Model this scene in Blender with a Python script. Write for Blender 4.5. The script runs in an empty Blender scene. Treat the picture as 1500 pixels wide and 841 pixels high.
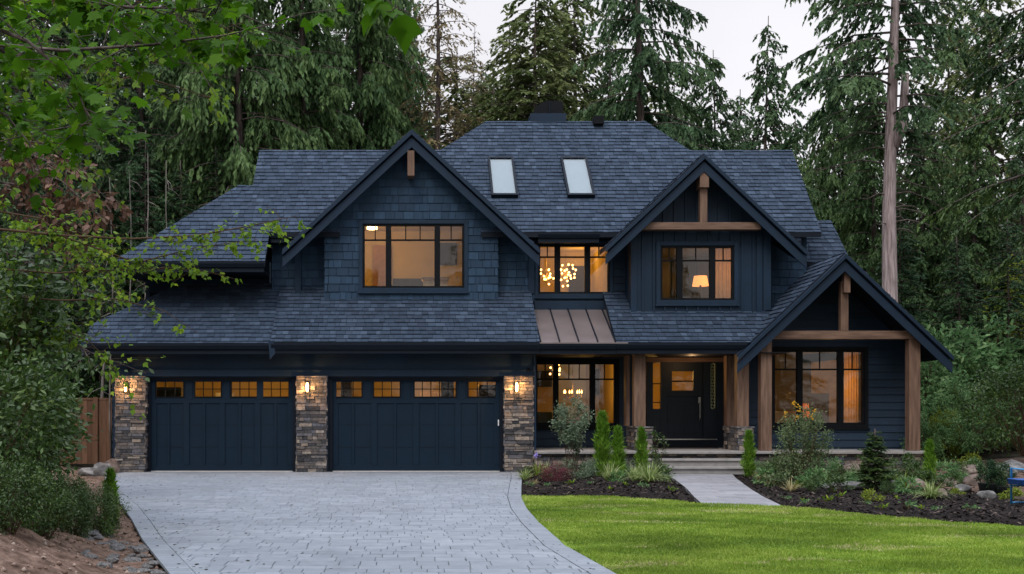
import bpy, math, random
import numpy as np
from mathutils import Vector, Matrix
R = math.radians
SC = bpy.context.scene
COL = SC.collection

# ------------------------------------------------------------------ camera, sky, light, exposure
FPX = 1710.0                       # focal length in photograph pixels
CX, CY, EYE = 600.0, 600.0, 1.6
cam_d = bpy.data.cameras.new('camera')
cam_d.sensor_width = 36.0
cam_d.lens = FPX / 1500.0 * 36.0
cam_d.shift_x = (750.0 - CX) / 1500.0
cam_d.shift_y = (CY - 420.5) / 1500.0
cam_d.clip_start, cam_d.clip_end = 0.1, 600.0
cam = bpy.data.objects.new('camera', cam_d)
cam.location = (0, 0, EYE)
cam.rotation_euler = (R(90), 0, 0)
COL.objects.link(cam)
SC.camera = cam

SUN_EL, SUN_AZ = 48.0, 205.0       # degrees; azimuth clockwise from north (+Y), the sun stands behind the camera
wd = bpy.data.worlds.new('World'); SC.world = wd; wd.use_nodes = True
nt = wd.node_tree; nt.nodes.clear()
def wn(t): return nt.nodes.new(t)
wo = wn('ShaderNodeOutputWorld'); bg = wn('ShaderNodeBackground'); bg.inputs['Strength'].default_value = 0.1
sky = wn('ShaderNodeTexSky'); sky.sky_type = 'NISHITA'; sky.sun_disc = False
sky.sun_elevation = R(SUN_EL); sky.sun_rotation = R(SUN_AZ); sky.dust_density = 2.0
tc = wn('ShaderNodeTexCoord'); sep = wn('ShaderNodeSeparateXYZ')
nt.links.new(tc.outputs['Generated'], sep.inputs[0])
ramp = wn('ShaderNodeValToRGB')    # overcast layer: pale near the horizon, bluer and dimmer overhead
e = ramp.color_ramp.elements
e[0].position = 0.0; e[0].color = (0.63, 0.605, 0.615, 1)
e[1].position = 0.8; e[1].color = (1.25, 1.33, 1.54, 1)
m_ = ramp.color_ramp.elements.new(0.36); m_.color = (0.60, 0.59, 0.615, 1)
nt.links.new(sep.outputs['Z'], ramp.inputs[0])
ns = wn('ShaderNodeTexNoise'); ns.inputs['Scale'].default_value = 2.2; ns.inputs['Detail'].default_value = 5
nt.links.new(tc.outputs['Generated'], ns.inputs['Vector'])
mr = wn('ShaderNodeMapRange'); mr.inputs['From Min'].default_value = 0.3; mr.inputs['From Max'].default_value = 0.7
mr.inputs['To Min'].default_value = 8.5; mr.inputs['To Max'].default_value = 10.4
nt.links.new(ns.outputs['Fac'], mr.inputs['Value'])
mul = wn('ShaderNodeVectorMath'); mul.operation = 'SCALE'
nt.links.new(ramp.outputs['Color'], mul.inputs[0]); nt.links.new(mr.outputs['Result'], mul.inputs['Scale'])
mix = wn('ShaderNodeMix'); mix.data_type = 'RGBA'; mix.inputs['Factor'].default_value = 0.93
nt.links.new(sky.outputs['Color'], mix.inputs['A']); nt.links.new(mul.outputs['Vector'], mix.inputs['B'])
nt.links.new(mix.outputs['Result'], bg.inputs['Color']); nt.links.new(bg.outputs[0], wo.inputs[0])

sl = bpy.data.lights.new('sun', 'SUN'); sl.energy = 0.9; sl.angle = R(25); sl.color = (1.0, 0.95, 0.88)
so = bpy.data.objects.new('sun', sl); COL.objects.link(so)
a_ = R(SUN_AZ); d_ = Vector((math.sin(a_) * math.cos(R(SUN_EL)), math.cos(a_) * math.cos(R(SUN_EL)), math.sin(R(SUN_EL))))
so.rotation_euler = d_.to_track_quat('Z', 'Y').to_euler(); so.location = (0, -5, 30)

SC.view_settings.view_transform = 'Standard'; SC.view_settings.look = 'None'
SC.view_settings.exposure = 0.75; SC.view_settings.gamma = 1.0; SC.view_settings.use_curve_mapping = False
SC.render.engine = 'CYCLES'
SC.cycles.max_bounces = 6; SC.cycles.diffuse_bounces = 3; SC.cycles.glossy_bounces = 2
SC.cycles.transparent_max_bounces = 8; SC.cycles.transmission_bounces = 4; SC.cycles.sample_clamp_indirect = 4.0
try: SC.cycles.use_denoising = True
except Exception: pass

# ------------------------------------------------------------------ helpers: points, tags, meshes
def W(px, py, Y):                  # a point of the place, found from where the photograph shows it and how far off it is
    return Vector(((px - CX) * Y / FPX, Y, EYE + (CY - py) * Y / FPX))
def X_(px, Y): return (px - CX) * Y / FPX
def Z_(py, Y): return EYE + (CY - py) * Y / FPX

def tag(o, label, cat, group=None):
    o['label'] = label; o['category'] = cat
    if group: o['group'] = group
    return o
def kind(o, k): o['kind'] = k; return o
def thing(name, loc, label, cat, group=None, rz=0.0):
    o = bpy.data.objects.new(name, None); COL.objects.link(o); o.empty_display_size = 0.2
    o.location = loc; o.rotation_euler = (0, 0, rz)
    return tag(o, label, cat, group)
def wloc(o):
    # house parts are meshes in place coordinates under an Empty, so only an Empty shifts what hangs under it
    return o.location.copy() if o.type == 'EMPTY' else Vector((0, 0, 0))
def link(name, me, parent=None, local=False):
    o = bpy.data.objects.new(name, me); COL.objects.link(o)
    if parent is not None:
        o.parent = parent
        if not local: o.matrix_parent_inverse = Matrix.Translation(-wloc(parent))
    return o
def dup(root, loc, rz=0.0, sc=1.0, label=None):
    r = root.copy(); COL.objects.link(r); r.location = loc; r.rotation_euler = (0, 0, rz)
    r.scale = (sc, sc, sc) if not isinstance(sc, tuple) else sc
    if label: r['label'] = label
    for ch in list(root.children):
        c = ch.copy(); COL.objects.link(c); c.parent = r
        for g in list(ch.children):
            d = g.copy(); COL.objects.link(d); d.parent = c
    return r

def npmesh(name, V, F, mat, attr=None, smooth=False):
    """V (n,3); F: list of (m,k) integer arrays; attr: list of per-face float arrays"""
    me = bpy.data.meshes.new(name)
    F = [np.asarray(f, dtype=np.int32) for f in F if len(f)]
    me.vertices.add(len(V)); me.vertices.foreach_set('co', np.asarray(V, dtype=np.float32).ravel())
    nl = sum(f.size for f in F); nf = sum(len(f) for f in F)
    me.loops.add(nl); me.loops.foreach_set('vertex_index', np.concatenate([f.ravel() for f in F]))
    tot = np.concatenate([np.full(len(f), f.shape[1], dtype=np.int32) for f in F])
    st = np.concatenate([[0], np.cumsum(tot)[:-1]]).astype(np.int32)
    me.polygons.add(nf); me.polygons.foreach_set('loop_start', st); me.polygons.foreach_set('loop_total', tot)
    if attr is not None:
        at = me.attributes.new('v', 'FLOAT', 'FACE'); at.data.foreach_set('value', np.concatenate(attr).astype(np.float32))
    if smooth: me.polygons.foreach_set('use_smooth', np.ones(nf, dtype=bool))
    me.update(calc_edges=True); me.validate()
    if mat: me.materials.append(mat)
    return me

class MB:
    def __init__(s): s.v = []; s.f = []; s.a = []
    def face(s, pts, a=0.5):
        i = len(s.v); s.v += [tuple(p) for p in pts]; s.f.append(tuple(range(i, i + len(pts)))); s.a.append(a)
    def box(s, x0, x1, y0, y1, z0, z1, a=0.5):
        if x0 > x1: x0, x1 = x1, x0
        if y0 > y1: y0, y1 = y1, y0
        if z0 > z1: z0, z1 = z1, z0
        i = len(s.v)
        s.v += [(x0,y0,z0),(x1,y0,z0),(x1,y1,z0),(x0,y1,z0),(x0,y0,z1),(x1,y0,z1),(x1,y1,z1),(x0,y1,z1)]
        for q in ((0,3,2,1),(4,5,6,7),(0,1,5,4),(1,2,6,5),(2,3,7,6),(3,0,4,7)):
            s.f.append(tuple(i + k for k in q)); s.a.append(a)
        return s
    def prism(s, top, off, a=0.5):          # polygon 'top' (3D) extruded by vector 'off'
        n = len(top); i = len(s.v); off = Vector(off)
        s.v += [tuple(p) for p in top] + [tuple(Vector(p) + off) for p in top]
        s.f.append(tuple(range(i, i + n))); s.a.append(a)
        s.f.append(tuple(i + n + k for k in reversed(range(n)))); s.a.append(a)
        for k in range(n):
            j = (k + 1) % n
            s.f.append((i + j, i + k, i + n + k, i + n + j)); s.a.append(a)
        return s
    def bar(s, p, q, w, h, up=(0, 0, 1), a=0.5):   # beam from p to q, width w across, height h along up
        p, q = Vector(p), Vector(q); d = (q - p).normalized(); sd = d.cross(Vector(up)).normalized(); u = sd.cross(d).normalized()
        c = [sd * (sx * w / 2) + u * (sz * h / 2) for sx, sz in ((-1,-1),(1,-1),(1,1),(-1,1))]
        return s.prism([p + k for k in c], q - p, a)
    def tube(s, pts, rad, n=8, a=0.5, cap=True):
        pts = [Vector(p) for p in pts]; i0 = len(s.v)
        if not hasattr(rad, '__len__'): rad = [rad] * len(pts)
        ref = Vector((0.31, 0.17, 0.93))
        for k, p in enumerate(pts):
            d = (pts[min(k + 1, len(pts) - 1)] - pts[max(k - 1, 0)]).normalized()
            if abs(d.dot(ref)) > 0.95: ref = Vector((0.9, 0.3, 0.1))
            x = d.cross(ref).normalized(); y = d.cross(x)
            for j in range(n):
                t = 2 * math.pi * j / n; s.v.append(tuple(p + (x * math.cos(t) + y * math.sin(t)) * rad[k]))
        for k in range(len(pts) - 1):
            for j in range(n):
                b = i0 + k * n; jj = (j + 1) % n
                s.f.append((b + j, b + jj, b + n + jj, b + n + j)); s.a.append(a)
        if cap:
            s.f.append(tuple(i0 + j for j in reversed(range(n)))); s.a.append(a)
            b = i0 + (len(pts) - 1) * n; s.f.append(tuple(b + j for j in range(n))); s.a.append(a)
        return s
    def lathe(s, prof, c, n=16, a=0.5):
        return s.tube([Vector((c[0], c[1], c[2] + z)) + Vector((1e-5 * z, 0, 0)) for r, z in prof], [max(r, 1e-3) for r, z in prof], n, a)
    def mesh(s, name, mat, smooth=False):
        me = bpy.data.meshes.new(name); me.from_pydata(s.v, [], s.f)
        at = me.attributes.new('v', 'FLOAT', 'FACE'); at.data.foreach_set('value', np.array(s.a, dtype=np.float32))
        if smooth: me.polygons.foreach_set('use_smooth', np.ones(len(s.f), dtype=bool))
        me.materials.append(mat); me.update(); return me
    def build(s, name, mat, parent=None, local=False, smooth=False, bevel=0):
        if not s.f: return None
        o = link(name, s.mesh(name, mat, smooth), parent, local)
        if bevel:
            b = o.modifiers.new('bevel', 'BEVEL'); b.width = bevel; b.segments = 2; b.limit_method = 'ANGLE'
        return o

# ------------------------------------------------------------------ materials
def M(name, ramp=None, col=None, rough=0.7, spec=0.3, metal=0.0, nscale=6.0, var=0.25, bump=0.0, bscale=40.0,
      attr=True, stretch=(1, 1, 1), transl=0.0, macro=0.0, mscale=.5, emit=None, estr=0.0, rvar=0.0, detail=6.0):
    """procedural: colour from the per-face value 'v' through a ramp (or one colour), broken up by noise, with noise bump"""
    m = bpy.data.materials.new(name); m.use_nodes = True; t = m.node_tree; N = t.nodes; L = t.links
    p = N['Principled BSDF']; out = N['Material Output']
    tcn = N.new('ShaderNodeTexCoord'); mp = N.new('ShaderNodeMapping'); mp.inputs['Scale'].default_value = stretch
    L.new(tcn.outputs['Object'], mp.inputs[0])
    no = N.new('ShaderNodeTexNoise'); no.inputs['Scale'].default_value = nscale; no.inputs['Detail'].default_value = detail
    L.new(mp.outputs[0], no.inputs['Vector'])
    if ramp:
        cr = N.new('ShaderNodeValToRGB'); els = cr.color_ramp.elements
        while len(els) < len(ramp): els.new(0.5)
        for k, (pos, c) in enumerate(ramp):
            els[k].position = pos; els[k].color = (*c, 1)
        if attr:
            at = N.new('ShaderNodeAttribute'); at.attribute_name = 'v'; L.new(at.outputs['Fac'], cr.inputs[0])
        else: L.new(no.outputs['Fac'], cr.inputs[0])
        base = cr.outputs[0]
    else:
        rgb = N.new('ShaderNodeRGB'); rgb.outputs[0].default_value = (*col, 1); base = rgb.outputs[0]
    m1 = N.new('ShaderNodeMapRange'); m1.inputs['From Min'].default_value = 0.25; m1.inputs['From Max'].default_value = 0.75
    m1.inputs['To Min'].default_value = 1 - var; m1.inputs['To Max'].default_value = 1 + var
    L.new(no.outputs['Fac'], m1.inputs['Value'])
    sc_ = N.new('ShaderNodeVectorMath'); sc_.operation = 'SCALE'; L.new(base, sc_.inputs[0]); L.new(m1.outputs[0], sc_.inputs['Scale'])
    if macro:
        n2 = N.new('ShaderNodeTexNoise'); n2.inputs['Scale'].default_value = mscale; n2.inputs['Detail'].default_value = 8; n2.inputs['Roughness'].default_value = .62
        L.new(tcn.outputs['Object'], n2.inputs['Vector'])
        m3 = N.new('ShaderNodeMapRange'); m3.inputs['From Min'].default_value = .3; m3.inputs['From Max'].default_value = .7
        m3.inputs['To Min'].default_value = 1 - macro; m3.inputs['To Max'].default_value = 1 + macro; L.new(n2.outputs['Fac'], m3.inputs['Value'])
        s2 = N.new('ShaderNodeVectorMath'); s2.operation = 'SCALE'; L.new(sc_.outputs[0], s2.inputs[0]); L.new(m3.outputs[0], s2.inputs['Scale']); sc_ = s2
    L.new(sc_.outputs[0], p.inputs['Base Color'])
    p.inputs['Roughness'].default_value = rough; p.inputs['Specular IOR Level'].default_value = spec; p.inputs['Metallic'].default_value = metal
    if rvar:
        m2 = N.new('ShaderNodeMapRange'); m2.inputs['To Min'].default_value = rough - rvar; m2.inputs['To Max'].default_value = rough + rvar
        L.new(no.outputs['Fac'], m2.inputs['Value']); L.new(m2.outputs[0], p.inputs['Roughness'])
    if bump:
        nb = N.new('ShaderNodeTexNoise'); nb.inputs['Scale'].default_value = bscale; nb.inputs['Detail'].default_value = 6
        L.new(mp.outputs[0], nb.inputs['Vector'])
        bp = N.new('ShaderNodeBump'); bp.inputs['Strength'].default_value = bump; bp.inputs['Distance'].default_value = 0.02
        L.new(nb.outputs['Fac'], bp.inputs['Height']); L.new(bp.outputs[0], p.inputs['Normal'])
    if emit:
        p.inputs['Emission Color'].default_value = (*emit, 1); p.inputs['Emission Strength'].default_value = estr
    if transl:
        tr = N.new('ShaderNodeBsdfTranslucent'); mx = N.new('ShaderNodeMixShader'); mx.inputs[0].default_value = transl
        L.new(sc_.outputs[0], tr.inputs['Color']); L.new(p.outputs[0], mx.inputs[1]); L.new(tr.outputs[0], mx.inputs[2])
        L.new(mx.outputs[0], out.inputs['Surface'])
    return m

MT = {}
MT['shingle'] = M('asphalt_shingle', [(0, (.028,.042,.065)), (.5, (.036,.053,.082)), (.85, (.044,.064,.098)), (1, (.060,.084,.124))], rough=.9, spec=.15, nscale=14, var=.12, macro=.10, mscale=.7, bump=.5, bscale=160)
MT['navy'] = M('navy_paint', col=(.0078,.021,.041), rough=.6, spec=.22, nscale=3, var=.12, macro=.18, mscale=.8, bump=.06, bscale=25, rvar=.08)
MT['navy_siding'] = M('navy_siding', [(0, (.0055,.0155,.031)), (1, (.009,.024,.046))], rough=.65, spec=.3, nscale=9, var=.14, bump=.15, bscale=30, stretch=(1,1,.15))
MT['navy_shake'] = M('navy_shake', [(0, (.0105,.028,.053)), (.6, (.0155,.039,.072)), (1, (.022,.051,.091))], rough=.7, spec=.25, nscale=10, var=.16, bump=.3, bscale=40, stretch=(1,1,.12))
MT['garage'] = M('garage_door_paint', col=(.0048,.0150,.029), rough=.65, spec=.15, nscale=2, var=.1)
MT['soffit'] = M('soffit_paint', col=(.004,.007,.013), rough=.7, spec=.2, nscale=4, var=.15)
MT['black'] = M('black_frame', col=(.004,.005,.0065), rough=.6, spec=.12, nscale=5, var=.15)
MT['fascia'] = M('fascia_paint', col=(.009,.021,.040), rough=.6, spec=.2, nscale=3, var=.12, rvar=.08)
MT['gutter'] = M('gutter_metal', col=(.004,.008,.015), rough=.6, spec=.15, nscale=5, var=.1)
MT['wood'] = M('cedar_timber', [(.25, (.09,.053,.035)), (.5, (.142,.084,.057)), (.75, (.19,.117,.081))], attr=False, rough=.65, spec=.25, nscale=5, var=.12, bump=.2, bscale=30, stretch=(3,3,.35))
MT['wood_h'] = M('cedar_beam', [(.25, (.09,.053,.035)), (.5, (.142,.084,.057)), (.75, (.19,.117,.081))], attr=False, rough=.65, spec=.25, nscale=5, var=.12, bump=.2, bscale=30, stretch=(.35,3,3))
MT['stone'] = M('ledge_stone', [(0, (.035,.036,.041)), (.25, (.08,.075,.076)), (.5, (.155,.128,.11)), (.68, (.095,.099,.115)), (.85, (.235,.185,.145)), (1, (.28,.245,.215))], rough=.85, spec=.25, nscale=16, var=.4, bump=.6, bscale=45)
MT['mortar'] = M('mortar', col=(.03,.029,.028), rough=.95, spec=.1, nscale=20, var=.2)
MT['paver'] = M('concrete_paver', [(0, (.185,.207,.235)), (.5, (.205,.229,.258)), (1, (.232,.255,.286))], rough=.8, spec=.3, nscale=5, var=.12, macro=.12, mscale=.45, bump=.25, bscale=90)
MT['joint'] = M('joint_sand', col=(.045,.046,.05), rough=.95, spec=.1, nscale=20, var=.3)
MT['flag'] = M('path_flagstone', [(0, (.20,.20,.215)), (1, (.27,.27,.285))], rough=.8, spec=.3, nscale=6, var=.14, bump=.2, bscale=60)
MT['conc'] = M('porch_concrete', [(0, (.2,.19,.185)), (1, (.33,.31,.29))], rough=.75, spec=.3, nscale=5, var=.2, bump=.15, bscale=60)
MT['copper'] = M('standing_seam_metal', col=(.20,.165,.16), rough=.45, spec=.4, metal=.5, nscale=2, var=.12, rvar=.08)
MT['mulch'] = M('bark_mulch', [(.25, (.006,.0045,.0045)), (.5, (.014,.011,.010)), (.8, (.030,.023,.020))], attr=False, rough=.95, spec=.1, nscale=40, var=.4, bump=.8, bscale=90)
MT['chip'] = M('bark_chip', [(0, (.010,.008,.008)), (.6, (.026,.019,.017)), (.93, (.05,.038,.033)), (1, (.13,.1,.08))], rough=.9, spec=.15, nscale=30, var=.4)
MT['soil'] = M('forest_soil', [(.25, (.016,.015,.010)), (.5, (.035,.030,.020)), (.8, (.06,.052,.036))], attr=False, rough=.95, spec=.1, nscale=1.2, var=.4, bump=.9, bscale=8)
MT['dirt'] = M('bank_dirt', [(.25, (.075,.047,.034)), (.5, (.135,.088,.066)), (.75, (.20,.136,.105))], attr=False, rough=.95, spec=.12, nscale=7, var=.35, bump=1.0, bscale=35)
MT['lawn'] = M('lawn_turf', [(.3, (.09,.16,.016)), (.5, (.125,.205,.022)), (.75, (.17,.235,.04))], attr=False, rough=.9, spec=.1, nscale=2.5, var=.3, bump=.8, bscale=60)
MT['bark'] = M('conifer_bark', [(.25, (.045,.036,.032)), (.5, (.095,.076,.068)), (.8, (.16,.13,.118))], attr=False, rough=.95, spec=.1, nscale=6, var=.3, bump=1.0, bscale=14, stretch=(2.5,2.5,.3))
MT['bark_pale'] = M('pale_fir_bark', [(.25, (.18,.135,.128)), (.5, (.31,.245,.24)), (.8, (.42,.345,.345))], attr=False, rough=.95, spec=.1, nscale=7, var=.25, bump=1.0, bscale=16, stretch=(2.5,2.5,.25))
MT['bark_snag'] = M('snag_bark', [(.25, (.09,.08,.07)), (.7, (.24,.21,.19))], attr=False, rough=.95, spec=.1, nscale=4, var=.3, bump=.6, bscale=14, stretch=(2,2,.4))
MT['twig'] = M('shrub_twig', col=(.07,.045,.028), rough=.9, spec=.1, nscale=8, var=.3)
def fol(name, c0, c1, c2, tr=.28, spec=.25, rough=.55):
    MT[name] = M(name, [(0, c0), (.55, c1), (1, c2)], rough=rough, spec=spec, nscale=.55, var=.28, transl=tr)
fol('cedar_foliage', (.026,.060,.024), (.066,.125,.046), (.145,.225,.08), tr=.36, spec=.12)
fol('dark_foliage', (.014,.038,.018), (.032,.072,.032), (.07,.125,.052), tr=.32, spec=.12)
fol('fir_foliage', (.024,.054,.026), (.054,.104,.048), (.105,.17,.07), tr=.34, spec=.12)
fol('olive_foliage', (.055,.085,.028), (.115,.155,.055), (.20,.23,.09), tr=.38, spec=.12)
fol('brown_foliage', (.10,.085,.035), (.21,.165,.08), (.31,.25,.13), tr=.38, spec=.12)
fol('rust_foliage', (.06,.030,.018), (.125,.065,.040), (.21,.13,.085))
fol('maple_leaf', (.030,.095,.004), (.062,.165,.006), (.12,.25,.012), tr=.55, spec=.12, rough=.5)
fol('vine_leaf', (.07,.14,.010), (.14,.25,.018), (.29,.36,.03), tr=.48, spec=.15, rough=.5)
fol('shrub_leaf', (.022,.052,.012), (.050,.10,.020), (.12,.18,.035), tr=.3, spec=.4, rough=.35)
fol('pale_leaf', (.05,.12,.045), (.13,.25,.09), (.32,.45,.20), tr=.45, spec=.15)
fol('gold_leaf', (.10,.15,.015), (.20,.26,.03), (.36,.36,.05), tr=.4)
fol('arbor_foliage', (.05,.13,.012), (.12,.25,.022), (.24,.40,.05), tr=.4)
fol('spruce_foliage', (.014,.036,.012), (.028,.062,.020), (.085,.14,.035), tr=.2)
fol('grey_leaf', (.08,.12,.07), (.15,.21,.13), (.28,.34,.23), tr=.35)
fol('rose_leaf', (.06,.095,.035), (.125,.18,.075), (.30,.28,.16), tr=.35)
fol('barberry_leaf', (.07,.018,.026), (.15,.038,.052), (.24,.075,.09), tr=.35)
fol('variegated_blade', (.13,.20,.05), (.28,.36,.12), (.55,.58,.30), tr=.35)
fol('grass_blade', (.10,.17,.022), (.215,.325,.034), (.40,.45,.11), tr=.35, spec=.2)
fol('dry_blade', (.24,.20,.09), (.36,.31,.15), (.48,.42,.22), tr=.3)
MT['yellow_petal'] = M('yellow_petal', col=(.72,.40,.03), rough=.6, nscale=20, var=.2, transl=.3)
MT['peach_petal'] = M('peach_petal', col=(.70,.33,.18), rough=.6, nscale=20, var=.2, transl=.3)
MT['violet_petal'] = M('violet_petal', col=(.36,.30,.72), rough=.6, nscale=20, var=.2, transl=.3)
MT['rock'] = M('garden_rock', [(.25, (.06,.057,.056)), (.5, (.13,.126,.124)), (.8, (.23,.222,.215))], attr=False, rough=.85, spec=.25, nscale=5, var=.25, bump=.7, bscale=14)
MT['rock_warm'] = M('warm_rock', [(.25, (.08,.058,.048)), (.5, (.15,.112,.095)), (.8, (.24,.19,.165))], attr=False, rough=.85, spec=.25, nscale=5, var=.25, bump=.7, bscale=14)
MT['fence'] = M('fence_board', [(0, (.105,.052,.032)), (1, (.19,.10,.06))], rough=.8, spec=.2, nscale=6, var=.25, bump=.3, bscale=20, stretch=(3,3,.3))
MT['steel'] = M('brushed_steel', col=(.55,.52,.48), rough=.3, metal=1.0, nscale=10, var=.1)
MT['white'] = M('white_plastic', col=(.7,.7,.7), rough=.5, nscale=10, var=.05)
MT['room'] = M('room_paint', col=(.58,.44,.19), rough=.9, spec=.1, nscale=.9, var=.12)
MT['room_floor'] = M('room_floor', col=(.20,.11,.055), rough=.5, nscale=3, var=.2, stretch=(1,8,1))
MT['room_dark'] = M('painted_dim_room', col=(.16,.13,.11), rough=.9, spec=.1, nscale=1.2, var=.25)  # room paint darkened so that these rooms look dimly lit
MT['curtain'] = M('curtain_cloth', col=(.60,.36,.16), rough=.9, nscale=8, var=.12, transl=.55)
MT['furn_dark'] = M('dark_furniture', col=(.035,.026,.022), rough=.7, nscale=6, var=.2)
MT['furn_tan'] = M('tan_furniture', col=(.50,.34,.17), rough=.8, nscale=6, var=.2)
MT['bulb'] = M('warm_bulb', col=(1,.8,.5), emit=(1,.48,.13), estr=5.5)
MT['bulb_soft'] = M('soft_bulb', col=(1,.8,.5), emit=(1,.62,.25), estr=9)
MT['door_navy'] = M('door_paint', col=(.006,.012,.020), rough=.5, spec=.25, nscale=4, var=.12)
MT['sconce_glass'] = M('sconce_glass', col=(1,.75,.4), emit=(1,.52,.15), estr=11)
MT['shade'] = M('lamp_shade_cloth', col=(.5,.16,.08), rough=.9, emit=(1,.22,.08), estr=.28, transl=.3)
MT['lead'] = M('leaded_came', col=(.55,.62,.36), rough=.5, metal=.0, nscale=10, var=.1)
MT['brass'] = M('brass', col=(.5,.33,.12), rough=.3, metal=1.0)
MT['blue_metal'] = M('blue_metal', col=(.05,.30,.62), rough=.4, spec=.5, nscale=10, var=.1)
MT['blue_tray'] = M('blue_tray', col=(.02,.09,.33), rough=.45, spec=.5, nscale=8, var=.15)
MT['skylight'] = M('skylight_blind', col=(.25,.29,.34), rough=.6, nscale=2, var=.04)
MT['pot'] = M('dark_pot', col=(.02,.024,.025), rough=.6, nscale=10, var=.2)

def glass(name, tint, refl):
    m = bpy.data.materials.new(name); m.use_nodes = True; t = m.node_tree; t.nodes.clear()
    o = t.nodes.new('ShaderNodeOutputMaterial'); mx = t.nodes.new('ShaderNodeMixShader')
    tr = t.nodes.new('ShaderNodeBsdfTransparent'); tr.inputs[0].default_value = (*tint, 1)
    gl = t.nodes.new('ShaderNodeBsdfGlossy'); gl.inputs['Roughness'].default_value = 0.02
    lw = t.nodes.new('ShaderNodeLayerWeight'); pw = t.nodes.new('ShaderNodeMath'); pw.operation = 'POWER'; pw.inputs[1].default_value = 5
    fr = t.nodes.new('ShaderNodeMath'); fr.operation = 'MULTIPLY_ADD'; fr.inputs[1].default_value = .9; fr.inputs[2].default_value = refl
    t.links.new(lw.outputs['Facing'], pw.inputs[0]); t.links.new(pw.outputs[0], fr.inputs[0])
    nz = t.nodes.new('ShaderNodeTexNoise'); nz.inputs['Scale'].default_value = 1.3
    bp = t.nodes.new('ShaderNodeBump'); bp.inputs['Strength'].default_value = .04; bp.inputs['Distance'].default_value = .05
    t.links.new(nz.outputs['Fac'], bp.inputs['Height']); t.links.new(bp.outputs[0], gl.inputs['Normal'])
    t.links.new(fr.outputs[0], mx.inputs[0]); t.links.new(tr.outputs[0], mx.inputs[1]); t.links.new(gl.outputs[0], mx.inputs[2])
    t.links.new(mx.outputs[0], o.inputs[0]); return m
MT['glass'] = glass('window_glass', (.93,.95,.94), .045)

# ------------------------------------------------------------------ cladding cells
def clip_poly(P, a, b, c):                       # keep a*x + b*y <= c
    out = []; n = len(P)
    for i in range(n):
        p, q = P[i], P[(i + 1) % n]
        dp, dq = a * p[0] + b * p[1] - c, a * q[0] + b * q[1] - c
        if dp <= 1e-9: out.append(p)
        if (dp < -1e-9 and dq > 1e-9) or (dp > 1e-9 and dq < -1e-9):
            t = dp / (dp - dq); out.append((p[0] + t * (q[0] - p[0]), p[1] + t * (q[1] - p[1])))
    return out
def clip_convex(P, poly):
    A = sum(poly[i][0] * poly[(i + 1) % len(poly)][1] - poly[(i + 1) % len(poly)][0] * poly[i][1] for i in range(len(poly)))
    pl = poly if A > 0 else poly[::-1]
    for i in range(len(pl)):
        (x0, y0), (x1, y1) = pl[i], pl[(i + 1) % len(pl)]
        a, b = (y1 - y0), -(x1 - x0)
        P = clip_poly(P, a, b, a * x0 + b * y0)
        if len(P) < 3: return []
    return P
def area2(P): return abs(sum(P[i][0] * P[(i + 1) % len(P)][1] - P[(i + 1) % len(P)][0] * P[i][1] for i in range(len(P)))) / 2
def cells(mb, to3, nrm, poly, rng, row, wid, thick, tilt=0.0, gap=0.0, v0=0.0, rowvar=0.0, vfun=None, minarea=2e-4):
    """cover convex 2-D 'poly' with rows of little slabs; to3(u,v) -> point, nrm -> outward unit vector"""
    us = [p[0] for p in poly]; vs = [p[1] for p in poly]; nrm = Vector(nrm)
    v = v0 + math.floor((min(vs) - v0) / row) * row if not rowvar else min(vs)
    ri = int(round((v - v0) / row))
    while v < max(vs):
        h = row * (1 + rowvar * rng.uniform(-1, 1)) if rowvar else row
        rr = random.Random(ri * 7919 + 13) if not rowvar else rng
        u = min(us) - rr.uniform(0, wid[1]) if rowvar else -40.0 - rr.uniform(0, 1)
        while u < max(us):
            w = rr.uniform(*wid); t = rr.uniform(*thick); val = rr.random()
            if u + w > min(us):
                P = clip_convex([(u + gap, v + gap), (u + w - gap, v + gap), (u + w - gap, v + h - gap), (u + gap, v + h - gap)], poly)
                if len(P) >= 3 and area2(P) > minarea:
                    top = []; bot = []
                    for p in P:
                        k = (p[1] - v) / h
                        b = Vector(to3(*p)); top.append(b + nrm * (t * (1 - tilt * k))); bot.append(b)
                    if vfun: val = vfun(rr)
                    i = len(mb.v); n = len(P); mb.v += [tuple(q) for q in top] + [tuple(q) for q in bot]
                    mb.f.append(tuple(range(i, i + n))); mb.a.append(val)
                    for k in range(n):
                        j = (k + 1) % n; mb.f.append((i + j, i + k, i + n + k, i + n + j)); mb.a.append(val)
            u += w
        v += h; ri += 1
    return mb
# ------------------------------------------------------------------ THE HOUSE
rng = random.Random(11)
house = thing('house', (2.8, 31.0, 0.0), 'dark navy two storey house with gabled dormers, stone pillars and lit windows', 'house')

def rects(x0, x1, z0, z1, ops):
    xs = sorted({x0, x1, *[min(max(o[k], x0), x1) for o in ops for k in (0, 1)]}); out = []
    for a, b in zip(xs, xs[1:]):
        if b - a < 1e-4: continue
        cur = [(z0, z1)]
        for o in ops:
            if o[0] < (a + b) / 2 < o[1]:
                nx = []
                for p, q in cur:
                    if o[2] > p: nx.append((p, min(q, o[2])))
                    if o[3] < q: nx.append((max(p, o[3]), q))
                cur = [c for c in nx if c[1] - c[0] > 1e-4]
        out += [(a, b, p, q) for p, q in cur]
    return out
def clad_rect(mb, kindc, P, to3, nrm, salt=0):
    if kindc == 'shake': cells(mb, to3, nrm, P, rng, .215, (.13, .34), (.020, .036), tilt=.7, gap=.007)
    elif kindc == 'lap': cells(mb, to3, nrm, P, rng, .20, (60, 60), (.034, .034), tilt=.85)
    elif kindc == 'flat': cells(mb, to3, nrm, P, rng, 40, (60, 60), (.012, .012))
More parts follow.
